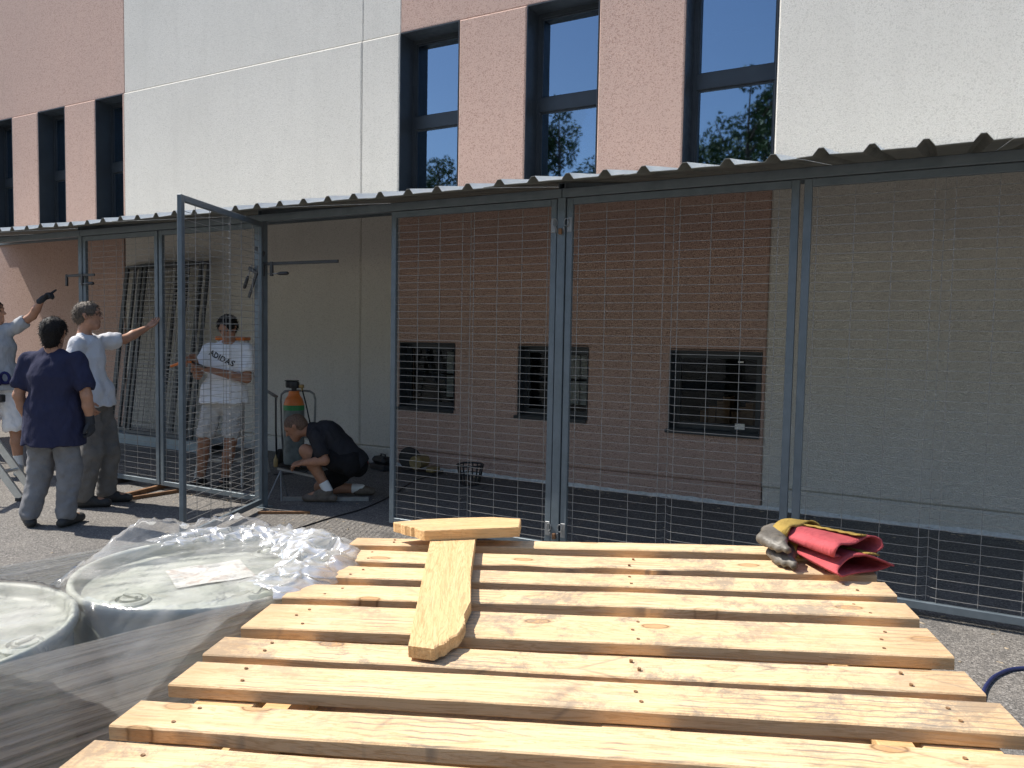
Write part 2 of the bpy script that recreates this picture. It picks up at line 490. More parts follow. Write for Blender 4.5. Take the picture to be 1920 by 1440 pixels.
# backing behind the panel joints, inner floor, ceiling and far wall
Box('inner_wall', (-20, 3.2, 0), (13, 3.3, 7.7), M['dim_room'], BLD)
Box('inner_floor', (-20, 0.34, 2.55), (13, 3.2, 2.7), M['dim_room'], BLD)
Box('inner_ceiling', (-20, 0.34, 5.6), (13, 3.2, 5.7), M['paper'], BLD)
Box('roof', (-20, 0.0, 7.8), (13, 9, 8.0), M['roof'], BLD)
for x in (-6.10, 4.606):
    Box('joint_backing', (x + 3.9, 0.16, 0), (x + 4.1, 0.28, 7.7), M['sealant'], BLD)
Box('joint_backing', (-20, 0.301, Z1 - 0.06), (13, 0.32, Z1 + 0.08), M['anthracite'], BLD)
Box('inner_board', (-0.35, 0.75, 3.58), (2.75, 0.95, 3.66), M['brown_board'], BLD)  # both boards added to stand in for brown stripes mirrored in the panes
Box('inner_board', (-0.35, 0.80, 3.28), (2.75, 1.0, 3.33), M['brown_board'], BLD)
# uneven pale sealant strip along the foot of the wall
def sealant():
    V = []; F = []
    xs = np.arange(-5.6, 8.9, 0.03)
    for x in xs:
        h0 = 0.0
        out = 0.012 + 0.008 * math.sin(x * 9.1) * math.sin(x * 3.3 + 1) + 0.006 * math.sin(x * 41) + 0.005 * math.sin(x * 23.7 + 2)
        hh = 0.034 + 0.006 * math.sin(x * 5.3) + 0.003 * math.sin(x * 37)
        V += [(x + 4, -out - 0.015, 0.001), (x + 4, -out * 0.6 - 0.004, hh * 0.55), (x + 4, -0.003, hh), (x + 4, 0.01, hh + 0.001)]
    for i in range(len(xs) - 1):
        for k in range(3):
            F.append((i * 4 + k, (i + 1) * 4 + k, (i + 1) * 4 + k + 1, i * 4 + k + 1))
    mesh_obj('sealant_strip', V, F, M['sealant'], BLD)
sealant()

def window(x0, x1, z0, z1, transom=None, depth=0.25, sill=False, glass='glass'):
    bx = -4.0
    a, b = x0 - bx, x1 - bx
    L = 0.012
    mb = MB()
    d0 = 0.008
    mb.box((a + 0.002, d0, z0), (a + L, depth, z1 - L))
    mb.box((b - L, d0, z0), (b - 0.002, depth, z1 - L))
    mb.box((a + 0.002, d0, z1 - L), (b - 0.002, depth, z1 - 0.001))
    mb.box((a + L, d0, z0 + 0.001), (b - L, depth, z0 + L))
    w = 0.042
    y0, y1 = depth, depth + 0.06
    mb.box((a + 0.002, y0, z0), (a + L + w, y1, z1)); mb.box((b - L - w, y0, z0), (b - 0.002, y1, z1))
    mb.box((a + L + w, y0, z1 - L - w), (b - L - w, y1, z1)); mb.box((a + L + w, y0, z0), (b - L - w, y1, z0 + L + w))
    if transom:
        mb.box((a + L + w, y0 - 0.012, transom[0]), (b - L - w, y1, transom[1]))
    # inner sash bead
    s = 0.018
    for (p, q) in ([(z0 + L + w, transom[0]), (transom[1], z1 - L - w)] if transom else [(z0 + L + w, z1 - L - w)]):
        mb.box((a + L + w, y0 + 0.012, p), (a + L + w + s, y1 - 0.01, q)); mb.box((b - L - w - s, y0 + 0.012, p), (b - L - w, y1 - 0.01, q))
        mb.box((a + L + w + s, y0 + 0.012, q - s), (b - L - w - s, y1 - 0.01, q)); mb.box((a + L + w + s, y0 + 0.012, p), (b - L - w - s, y1 - 0.01, p + s))
    o = mb.build('window', M['anthracite'], BLD)
    for (p, q) in ([(z0 + L + w, transom[0]), (transom[1], z1 - L - w)] if transom else [(z0 + L + w, z1 - L - w)]):
        Box('pane', (a + L + w + 0.01, y0 + 0.025, p + 0.01), (b - L - w - 0.01, y0 + 0.031, q - 0.01), M[glass], o)
    if sill:
        MB().box((a - 0.02, -0.035, z0 - 0.03), (b + 0.0, depth - 0.005, z0 + 0.004)).build('sill', M['anthracite'], o)
    return o
for a, b in TALL_L + TALL_R:
    window(a, b, HB, Z1 - G, (3.957, 4.10))
LW = []
for i, (a, b, c, d) in enumerate(LOW):
    o = window(a, b, c, d, depth=0.13, sill=True, glass='plain_glass')
    LW.append(o)
    # shallow store room behind the pane
    x0, x1 = a + 4.0, b + 4.0
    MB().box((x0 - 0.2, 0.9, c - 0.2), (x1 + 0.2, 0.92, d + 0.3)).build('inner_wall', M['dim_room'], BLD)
    MB().box((x0 - 0.2, 0.33, c - 0.2), (x1 + 0.2, 0.92, c - 0.18)).build('inner_board', M['dim_room'], BLD)
    if i < 2:
        for k in range(2):
            for r in range(2):
                xx = x0 + 0.26 + k * 0.21
                Box('cabinet_door', (xx, 0.62, c + 0.10 + r * 0.29), (xx + 0.19, 0.66, c + 0.36 + r * 0.29), M['paper'], BLD)
    else:
        for k in range(7):
            xx = x0 + 0.18 + k * 0.075; 
            Box('stored_box', (xx, 0.5 + 0.03 * (k % 3), c - 0.18), (xx + 0.07, 0.7, c + 0.16 + 0.05 * ((k * 5) % 4)), M['brown_board'], BLD)
MB().box((x1 - 0.25, 0.118, 0.705), (x1 - 0.16, 0.128, 0.76)).build('sticker', M['paper'], LW[2])
MB().box((x1 - 0.24, 0.118, 1.335), (x1 - 0.19, 0.128, 1.35)).build('sticker', M['paper'], LW[2])
lamp = thing('ceiling_lamp', 'lit strip lamp on the ceiling seen through the middle upper window', 'lamp', (-3.90, DW + 1.75, 5.31))
Box('lamp_body', (-0.05, -0.45, 0.03), (0.05, 0.9, 0.288), M['paper'], lamp)
Box('lamp_tube', (-0.045, -0.45, -0.01), (0.045, 0.9, 0.028), M['tube_light'], lamp)

# ------------------------------------------------------------------ storage cage
CAGE = thing('storage_cage', 'grey steel storage cage of wire mesh doors under a corrugated lean-to roof', 'cage', (-4, DC, 0))
CX = -4.0
POSTS = [-13.60, -11.00, -7.725, -5.150, -2.285, 0.80]
for x in POSTS:
    mb = MB().box((x - CX - 0.03, -0.03, 0.006), (x - CX + 0.03, 0.03, 2.49), bev=0.004)
    mb.box((x - CX - 0.06, -0.06, 0.0), (x - CX + 0.06, 0.06, 0.006))
    mb.build('post', M['steel'], CAGE)
for a, b in ((-13.9, -7.725), (-7.722, -2.285), (-2.282, 3.2)):
    MB().box((a - CX, -0.032, 2.49), (b - CX, 0.03, 2.551), bev=0.004).build('beam', M['steel'], CAGE)
MB().box((-13.9 - CX, 2.362, 2.93), (3.2 - CX, 2.4185, 3.085), bev=0.004).build('beam', M['steel'], CAGE)
RS = 0.18
for x in POSTS:
    # open-ended square tube sloping up to the wall
    x0, x1 = x - CX - 0.025, x - CX + 0.025
    z = lambda y, t: 2.5935 + RS * (y) - t
    mb = MB()
    for (ya, yb) in ((-0.03, 2.36),):
        for (xa, xb, ta, tb) in ((x0, x0 + 0.004, 0.0, 0.042), (x1 - 0.004, x1, 0.0, 0.042), (x0 + 0.004, x1 - 0.004, 0.0, 0.004), (x0 + 0.004, x1 - 0.004, 0.038, 0.042)):
            V = [(xx, y, z(y, t)) for y in (ya, yb) for (xx, t) in ((xa, tb), (xb, tb), (xb, ta), (xa, ta))]
            mb.add(V, [(0, 1, 2, 3), (7, 6, 5, 4), (0, 4, 5, 1), (1, 5, 6, 2), (2, 6, 7, 3), (3, 7, 4, 0)])
        mb.add([(x0 + 0.004, 0.12, z(0.12, 0.042)), (x1 - 0.004, 0.12, z(0.12, 0.042)), (x1 - 0.004, 0.12, z(0.12, 0.004)), (x0 + 0.004, 0.12, z(0.12, 0.004))], [(0, 1, 2, 3)])
    mb.build('rafter', M['steel'], CAGE)

def roof_sheet(xa, n, dz):
    """trapezoidal sheet of n ribs starting at rib centre xa"""
    prof = []
    for i in range(n):
        c = xa + 0.25 * i
        prof += [(c - 0.125, 0.0), (c - 0.043, 0.0), (c - 0.013, 0.038), (c + 0.013, 0.038), (c + 0.043, 0.0)]
    prof.append((xa + 0.25 * (n - 1) + 0.125, 0.0))
    ys = np.linspace(4.485 - DC, 7.190 - DC, 10)
    V = []
    for s in (0, 1):
        for y in ys:
            for (x, h) in prof:
                wob = 0.002 * math.sin(x * 7 + y * 3) + 0.0015 * math.sin(x * 19)
                V.append((x - CX, y + (0.004 * math.sin(x * 13) if abs(y - ys[0]) < 1e-6 else 0), 2.5945 + RS * y + h + wob * (1 if y < 0 else 0.3) + 0.0035 * s + dz))
    m = len(prof); k = len(ys)
    F = []
    for s in (0, 1):
        o = s * m * k
        for j in range(k - 1):
            for i in range(m - 1):
                q = (o + j * m + i, o + j * m + i + 1, o + (j + 1) * m + i + 1, o + (j + 1) * m + i)
                F.append(q if s else q[::-1])
    o = m * k
    for i in range(m - 1): F.append((i, i + 1, o + i + 1, o + i))
    e = (k - 1) * m
    for i in range(m - 1): F.append((e + i + 1, e + i, o + e + i, o + e + i + 1))
    for j in range(k - 1):
        F.append((j * m, (j + 1) * m, o + (j + 1) * m, o + j * m)[::-1])
        F.append((j * m + m - 1, (j + 1) * m + m - 1, o + (j + 1) * m + m - 1, o + j * m + m - 1))
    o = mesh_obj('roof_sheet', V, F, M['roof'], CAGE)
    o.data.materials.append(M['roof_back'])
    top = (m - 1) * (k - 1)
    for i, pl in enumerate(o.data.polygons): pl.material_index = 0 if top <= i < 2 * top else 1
    return o
xr = -0.593 + 0.25 * 15
k = 0
while xr > -13.7:
    roof_sheet(xr - 0.75, 4, 0.0045 * (k % 2))
    xr -= 1.0; k += 1

# mesh leaf ------------------------------------------------------------
def leaf_meshes(w, h):
    """frame of square tube and a folded 200 x 55 mm wire mesh, local x 0..w, z 0..h, centred on y=0"""
    t = 0.045; d = 0.016
    mb = MB()
    mb.box((0, -d, 0), (t, d, h), bev=0.003); mb.box((w - t, -d, 0), (w, d, h), bev=0.003)
    mb.box((t, -d, h - t), (w - t, d, h), bev=0.003); mb.box((t, -d, 0), (w - t, d, t), bev=0.003)
    fm = bpy.data.meshes.new('door_frame'); fm.from_pydata(mb.V, [], mb.F); fm.materials.append(M['steel'])
    wm = MB()
    r = 0.0021
    nf = max(1, int(round((w - 0.1) / 1.45)))
    fold = w * 0.49
    vx = []
    x = fold - 0.05
    while x > t + 0.005: vx.append(x); x -= 0.2
    x = fold + 0.05
    while x < w - t - 0.005: vx.append(x); x += 0.2
    if vx and min(vx) > t + 0.08: vx.append(t + 0.02)
    if vx and max(vx) < w - t - 0.08: vx.append(w - t - 0.02)
    fy = 0.034
    for x in vx: wm.tube([(x, 0.002, t - 0.004), (x, 0.002, h - t + 0.004)], r, 4, False)
    wm.tube([(fold, fy + 0.004, t + 0.0), (fold, fy + 0.004, h - t)], r, 4, False)
    z = t + 0.028
    while z < h - t - 0.01:
        P = [(t - 0.004, -0.003, z), (fold - 0.055, -0.003, z), (fold - 0.025, 0.010, z), (fold - 0.008, fy, z), (fold + 0.008, fy, z), (fold + 0.025, 0.010, z), (fold + 0.055, -0.003, z), (w - t + 0.004, -0.003, z)]
        wm.tube(P, r, 4, False)
        z += 0.055
    me = bpy.data.meshes.new('wire_mesh'); me.from_pydata(wm.V, [], wm.F); me.materials.append(M['wire'])
    return fm, me
LEAF = {}
def leaf(parent, w, h, mat4, name='door'):
    key = (round(w, 3), round(h, 3))
    if key not in LEAF: LEAF[key] = leaf_meshes(w, h)
    fm, me = LEAF[key]
    o = bpy.data.objects.new(name, fm); link(o, parent)
    o.matrix_local = mat4
    m = bpy.data.objects.new('wire_mesh', me); link(m, o); m['kind'] = 'stuff'
    return o
def TR(x, y, z, rz=0.0, rx=0.0):
    return Matrix.Translation((x, y, z)) @ Matrix.Rotation(rz, 4, 'Z') @ Matrix.Rotation(rx, 4, 'X')
DH = 2.435
doors = []
for a, b in ((-7.690, -6.522), (-6.502, -5.184), (-3.742, -2.322), (-2.248, -0.746), (-0.720, 0.762)):
    doors.append(leaf(CAGE, b - a, DH, TR(a - CX, -0.006, 0.05)))
# the open leaf, hinged on the post at -5.15 and swung out towards the yard
hx, hy = -5.112, 4.79
tx, ty = -4.63, 3.59
wl_ = math.hypot(tx - hx, ty - hy)
od = leaf(CAGE, wl_, DH, TR(hx - CX, hy - DC, 0.045, math.atan2(ty - hy, tx - hx)))
od['label'] = 'mesh door standing open towards the yard'
for a, b in ((0.84, 2.2), (2.24, 3.15)):
    leaf(CAGE, b - a, DH, TR(a - CX, -0.006, 0.05))
# a leaf further left, open too, that throws its mesh shadow over the yard
leaf(CAGE, 1.35, DH, TR(-10.95 - CX, -0.045, 0.045, R(-72)))
leaf(CAGE, 1.35, DH, TR(-11.06 - CX, -0.045, 0.045, R(-112)))
# latches on the middle post: lugs, links and keepers
for z in (2.30, 0.19):
    for s in (-1, 1):
        x = -2.285 - CX + s * 0.046
        mb = MB().box((x - 0.018 + s * 0.014, -0.027, z - 0.045), (x + 0.018 + s * 0.014, -0.0225, z + 0.055), bev=0.002)
        mb.torus((x - s * 0.004, -0.036, z + 0.02), 0.016, 0.0035, (0, 1, 0), 16, 6, 1.6)
        mb.torus((x - s * 0.018, -0.040, z - 0.03), 0.010, 0.0032, (1, 0.3, 0), 16, 6, 2.2)
        mb.build('latch', M['galv'], CAGE)
    MB().box((-2.285 - CX - 0.012, -0.05, z - 0.06), (-2.285 - CX + 0.012, -0.0305, z - 0.02), bev=0.003).build('latch_keeper', M['rust'], CAGE)
for z in (0.35, 1.25, 2.15):
    MB().tube([(hx - CX - 0.004, hy - DC - 0.004, z), (hx - CX - 0.004, hy - DC - 0.004, z + 0.1)], 0.011, 10).build('hinge', M['galv'], CAGE)

# ------------------------------------------------------------------ implicit surfaces
def _cone(P, a, b, ra, rb):
    pa = P - a; ba = b - a
    L2 = float(ba @ ba)
    if L2 < 1e-10: return np.sqrt((pa ** 2).sum(-1)) - ra
    h = np.clip((pa @ ba) / L2, 0, 1)
    q = pa - h[..., None] * ba
    return np.sqrt((q ** 2).sum(-1)) - (ra + (rb - ra) * h)

def prim(a, b=None, ra=0.05, rb=None, flat=None, k=0.02, op='+'):
    """tapered capsule; flat=(direction, factor) squeezes it along a direction"""
    a = np.array(a, float); b = np.array(a if b is None else b, float)
    return dict(a=a, b=b, ra=ra, rb=ra if rb is None else rb, flat=flat, k=k, op=op)

def cut(point, normal, k=0.004):
    """keeps only what lies against the normal"""
    n = np.array(normal, float); n /= np.linalg.norm(n)
    return dict(op='cut', p=np.array(point, float), n=n, k=k)

def fnoise(P, f, seed=0.0):
    x, y, z = P[..., 0] * f, P[..., 1] * f, P[..., 2] * f
    return (np.sin(x * 1.7 + 1.3 * np.sin(z * 0.9 + seed) + seed) * np.sin(y * 1.9 + seed * 2 + 1.1 * np.sin(x * 0.8)) +
            0.6 * np.sin(z * 2.3 + 1.4 * np.sin(x * 1.3 + y) + seed * 3) * np.sin(x * 2.9 + y * 1.1 + seed))

def sdf_mesh(name, prims, vox, mat, parent, noise=None, smooth=True):
    adds = [p for p in prims if p['op'] == '+']
    lo = np.min([np.minimum(p['a'] - p['ra'], p['b'] - p['rb']) for p in adds], 0) - 0.03
    hi = np.max([np.maximum(p['a'] + p['ra'], p['b'] + p['rb']) for p in adds], 0) + 0.03
    n = np.ceil((hi - lo) / vox).astype(int) + 1
    ax = [lo[i] + vox * np.arange(n[i]) for i in range(3)]
    D = np.full(n, 1.0, np.float32)
    for p in prims:
        if p['op'] == 'cut':
            d = ((ax[0] * p['n'][0])[:, None, None] + (ax[1] * p['n'][1])[None, :, None] + (ax[2] * p['n'][2])[None, None, :]) - p['p'] @ p['n']
            D = np.maximum(D, d.astype(np.float32))
            continue
        m = max(p['ra'], p['rb']) + p['k'] * 1.5 + 2.5 * vox
        l = np.minimum(p['a'], p['b']) - m; u = np.maximum(p['a'], p['b']) + m
        s = [slice(max(0, int((l[i] - lo[i]) / vox)), min(n[i], int((u[i] - lo[i]) / vox) + 2)) for i in range(3)]
        if any(x.stop <= x.start for x in s): continue
        P = np.stack(np.meshgrid(ax[0][s[0]], ax[1][s[1]], ax[2][s[2]], indexing='ij'), -1)
        a, b = p['a'], p['b']
        if p['flat'] is not None:
            nn = np.array(p['flat'][0], float); nn /= np.linalg.norm(nn); f = p['flat'][1]
            P = P + (f - 1) * ((P - a) @ nn)[..., None] * nn
            b = b + (f - 1) * ((b - a) @ nn) * nn
        d = _cone(P, a, b, p['ra'], p['rb']).astype(np.float32)
        E = D[s[0], s[1], s[2]]; k = p['k']
        if p['op'] == '+':
            h = np.maximum(k - np.abs(E - d), 0) / k
            D[s[0], s[1], s[2]] = np.minimum(E, d) - h * h * k * 0.25
        else:
            h = np.maximum(k - np.abs(E + d), 0) / k
            D[s[0], s[1], s[2]] = np.maximum(E, -d) + h * h * k * 0.25
    if noise is not None:
        near = np.abs(D) < 0.04
        idx = np.argwhere(near)
        D[near] += noise(lo + idx * vox).astype(np.float32)
    # naive surface nets
    S = D < 0
    c = [S[i:n[0] - 1 + i, j:n[1] - 1 + j, k:n[2] - 1 + k] for i in (0, 1) for j in (0, 1) for k in (0, 1)]
    cnt = sum(x.astype(np.int8) for x in c)
    cells = np.argwhere((cnt > 0) & (cnt < 8))
    if len(cells) == 0: return None
    idm = np.full(cnt.shape, -1, np.int64)
    idm[tuple(cells.T)] = np.arange(len(cells))
    off = np.array([(i, j, k) for i in (0, 1) for j in (0, 1) for k in (0, 1)])
    val = np.stack([D[tuple((cells + o).T)] for o in off], 1)
    acc = np.zeros((len(cells), 3)); num = np.zeros(len(cells))
    for i in range(8):
        for j in range(i + 1, 8):
            if np.abs(off[i] - off[j]).sum() != 1: continue
            cr = (val[:, i] < 0) != (val[:, j] < 0)
            t = val[:, i] / np.where(cr, val[:, i] - val[:, j], 1.0)
            pt = off[i] + t[:, None] * (off[j] - off[i])
            acc += np.where(cr[:, None], pt, 0); num += cr
    V = lo + (cells + acc / num[:, None]) * vox
    F = []
    for a in range(3):
        b, d = (a + 1) % 3, (a + 2) % 3
        s0 = [slice(None)] * 3; s1 = [slice(None)] * 3
        s0[a] = slice(0, n[a] - 1); s1[a] = slice(1, n[a])
        A, B = S[tuple(s0)], S[tuple(s1)]
        e = np.argwhere(A != B)
        ok = (e[:, b] > 0) & (e[:, d] > 0) & (e[:, b] < n[b] - 1) & (e[:, d] < n[d] - 1)
        e = e[ok]
        q = []
        for (ob, od_) in ((-1, -1), (0, -1), (0, 0), (-1, 0)):
            g = e.copy(); g[:, b] += ob; g[:, d] += od_
            q.append(idm[tuple(g.T)])
        q = np.stack(q, 1)
        fl = A[tuple(e.T)]
        q[~fl] = q[~fl][:, ::-1]
        F.append(q)
    F = np.concatenate(F)
    me = bpy.data.meshes.new(name)
    me.vertices.add(len(V)); me.vertices.foreach_set('co', V.astype(np.float32).ravel())
    me.loops.add(F.size); me.loops.foreach_set('vertex_index', F.astype(np.int32).ravel())
    me.polygons.add(len(F)); me.polygons.foreach_set('loop_start', np.arange(0, F.size, 4, dtype=np.int32))
    me.update(calc_edges=True); me.validate()
    if smooth: me.polygons.foreach_set('use_smooth', np.ones(len(me.polygons), bool))
    me.materials.append(mat)
    return link(bpy.data.objects.new(name, me), parent)

# ------------------------------------------------------------------ people
def m_skin(name, col):
    t = NT(name)
    v = t.coord()
    n = t.noise(v, 22, 4, 0.6)
    c = t.ramp(n, [(0.3, tuple(x * 0.82 for x in col)), (0.7, tuple(min(1, x * 1.1) for x in col))])
    return t.done(c, 0.52, 0, t.bump(t.noise(v, 160, 2), 0.0008), 0.4, **{'Subsurface Weight': 0.05})
M['skin'] = m_skin('skin', (0.42, 0.22, 0.14))
M['skin_tan'] = m_skin('skin_tan', (0.36, 0.18, 0.11))
def m_cloth(name, col, var=0.1, stripe=None):
    t = NT(name)
    v = t.coord()
    n = t.noise(v, 7, 5, 0.6)
    c = t.ramp(n, [(0.3, tuple(x * (1 - var) for x in col)), (0.7, tuple(min(1, x * (1 + var)) for x in col))])
    h = t.math('ADD', t.noise(t.coord((1, 1, 0.45)), 16, 4, 0.6, 1.2), t.math('MULTIPLY', t.noise(v, 320, 2), 0.06))
    return t.done(c, 0.9, 0, t.bump(h, 0.012, 0.7), 0.15)
M['navy_cloth'] = m_cloth('navy_cloth', (0.030, 0.032, 0.065))
M['grey_trouser'] = m_cloth('grey_trouser', (0.200, 0.200, 0.210), 0.2)
M['grey_trouser2'] = m_cloth('grey_trouser2', (0.150, 0.142, 0.135), 0.2)
M['white_cloth'] = m_cloth('white_cloth', (0.62, 0.62, 0.64), 0.06)
M['bright_cloth'] = m_cloth('bright_cloth', (0.78, 0.78, 0.80), 0.04)
M['pale_short'] = m_cloth('pale_short', (0.50, 0.49, 0.48), 0.12)
M['lightgrey_cloth'] = m_cloth('lightgrey_cloth', (0.40, 0.41, 0.43), 0.15)
M['charcoal_cloth'] = m_cloth('charcoal_cloth', (0.028, 0.028, 0.033), 0.15)
M['black_cloth'] = m_cloth('black_cloth', (0.014, 0.014, 0.016), 0.15)
M['glove_cloth'] = m_cloth('glove_cloth', (0.045, 0.048, 0.055), 0.25)
M['strap_blue'] = m_cloth('strap_blue', (0.022, 0.026, 0.10), 0.2)
M['sock'] = m_cloth('sock', (0.7, 0.7, 0.7), 0.05)
M['shoe_dark'] = simple('shoe_dark', (0.028, 0.028, 0.028), 0.7, 0, 0.3, 20)
M['shoe_light'] = simple('shoe_light', (0.45, 0.45, 0.44), 0.7, 0, 0.2, 20)
M['shoe_brown'] = simple('shoe_brown', (0.12, 0.095, 0.075), 0.75, 0, 0.35, 20)
def m_hair(name, col):
    t = NT(name)
    v = t.coord((1, 1, 0.3))
    n = t.noise(v, 120, 4, 0.7)
    c = t.ramp(n, [(0.3, tuple(x * 0.5 for x in col)), (0.7, tuple(min(1, x * 1.4) for x in col))])
    return t.done(c, 0.65, 0, t.bump(n, 0.004), 0.25)
M['hair_black'] = m_hair('hair_black', (0.010, 0.008, 0.0075))
M['hair_grey'] = m_hair('hair_grey', (0.115, 0.090, 0.070))
M['hair_stubble'] = m_hair('hair_stubble', (0.15, 0.095, 0.068))
M['eye'] = simple('eye', (0.03, 0.022, 0.02), 0.25)

def nrm(v):
    v = np.array(v, float); return v / np.linalg.norm(v)

def head_prims(c, F, tilt_up=None):
    F = nrm(F); U0 = np.array((0, 0, 1.0)) if tilt_up is None else nrm(tilt_up)
    U = nrm(U0 - F * (U0 @ F)); S = np.cross(F, U)
    c = np.array(c, float)
    at = lambda f, s, u: c + F * f + S * s + U * u
    P = [prim(at(-0.018, 0, 0.028), at(0.012, 0, 0.030), 0.086, 0.082, (S, 1.13), 0.02),
         prim(at(0.030, 0, -0.010), at(0.048, 0, -0.082), 0.064, 0.038, (S, 1.05), 0.03),
         prim(at(0.012, 0.030, -0.060), at(0.050, 0.010, -0.088), 0.034, 0.026, None, 0.03),
         prim(at(0.012, -0.030, -0.060), at(0.050, -0.010, -0.088), 0.034, 0.026, None, 0.03),
         prim(at(0.078, -0.028, 0.026), at(0.078, 0.028, 0.026), 0.014, 0.014, None, 0.02),       # brow
         prim(at(0.088, 0, 0.010), at(0.108, 0, -0.026), 0.008, 0.013, None, 0.012),             # nose
         prim(at(0.086, 0.011, -0.030), at(0.086, -0.011, -0.030), 0.009, 0.009, None, 0.01),
         prim(at(0.090, 0.032, 0.006), None, 0.013, None, None, 0.012, '-'),
         prim(at(0.090, -0.032, 0.006), None, 0.013, None, None, 0.012, '-'),
         prim(at(0.083, 0.016, -0.057), at(0.083, -0.016, -0.057), 0.0085, 0.0085, None, 0.01),    # lips
         prim(at(0.094, 0.018, -0.0575), at(0.094, -0.018, -0.0575), 0.0035, 0.0035, None, 0.003, '-'),
         prim(at(-0.004, 0.080, 0.014), at(0.004, 0.076, -0.022), 0.019, 0.012, (S + F * 0.3, 2.2), 0.008),
         prim(at(-0.004, -0.080, 0.014), at(0.004, -0.076, -0.022), 0.019, 0.012, (S - F * 0.3, 2.2), 0.008)]
    return P, at, (F, S, U)

def hair_prims(at, long_back=0.0, low=0.0, th=0.010, front=0.0):
    r = 0.086 + th
    return [prim(at(-0.022, 0, 0.030), at(0.008, 0, 0.036), r, r - 0.004, (at(0, 1, 0) - at(0, 0, 0), 1.10), 0.02),
            prim(at(-0.045, 0, -0.015), at(-0.042, 0, -0.020 - long_back), 0.066, 0.058, None, 0.03),
            prim(at(0.110 + front, 0.0, -0.035 - low), at(0.120 + front, 0, 0.045), 0.082, 0.050, None, 0.012, '-'),
            prim(at(0.035, 0.10, -0.055), None, 0.062, None, None, 0.015, '-'),
            prim(at(0.035, -0.10, -0.055), None, 0.062, None, None, 0.015, '-'),
            prim(at(0.0, 0.06, -0.150 - long_back), at(0.0, -0.06, -0.150 - long_back), 0.085, 0.085, None, 0.012, '-')]

def hand_prims(w, d, palm, curl=0.5, size=1.0, thumb=1, point=False, grow=0.0):
    """palm, four unequal bent fingers and a thumb leaving the side of the palm"""
    w = np.array(w, float); d = nrm(d); pn = nrm(np.array(palm, float) - d * (np.array(palm, float) @ d)); s = np.cross(d, pn) * thumb
    at = lambda a, b, c: w + (d * a + s * b + pn * c) * size
    P = [prim(at(0.01, 0.0, 0), at(0.075, 0.006, 0.004), 0.026 + grow, 0.034 + grow, (pn, 2.1), 0.012),
         prim(at(0.030, -0.018, 0), at(0.085, -0.024, 0.002), 0.016 + grow, 0.016 + grow, (pn, 1.4), 0.012)]
    for i, (b, L) in enumerate(((0.030, 0.072), (0.010, 0.080), (-0.011, 0.075), (-0.030, 0.058))):
        c = curl
        if point: c = 0.05 if i == 0 else 1.25
        base = at(0.086, b, 0.002)
        a1 = c * 0.7; a2 = c * 1.5; a3 = c * 2.2
        sp = b * 0.25
        p1 = base + (d * math.cos(a1) + pn * math.sin(a1) + s * sp * 3) * L * 0.45 * size
        p2 = p1 + (d * math.cos(a2) + pn * math.sin(a2) + s * sp * 2) * L * 0.32 * size
        p3 = p2 + (d * math.cos(a3) + pn * math.sin(a3)) * L * 0.26 * size
        r = 0.0088 + grow
        P += [prim(base, p1, r, r * 0.95, None, 0.004), prim(p1, p2, r * 0.95, r * 0.88, None, 0.003), prim(p2, p3, r * 0.88, r * 0.75, None, 0.003)]
    t0 = at(0.025, 0.026, 0.004); t1 = at(0.055, 0.052, 0.014); t2 = at(0.082, 0.060, 0.026)
    P += [prim(t0, t1, 0.014 + grow, 0.011 + grow, None, 0.008), prim(t1, t2, 0.011 + grow, 0.008 + grow, None, 0.004)]
    return P

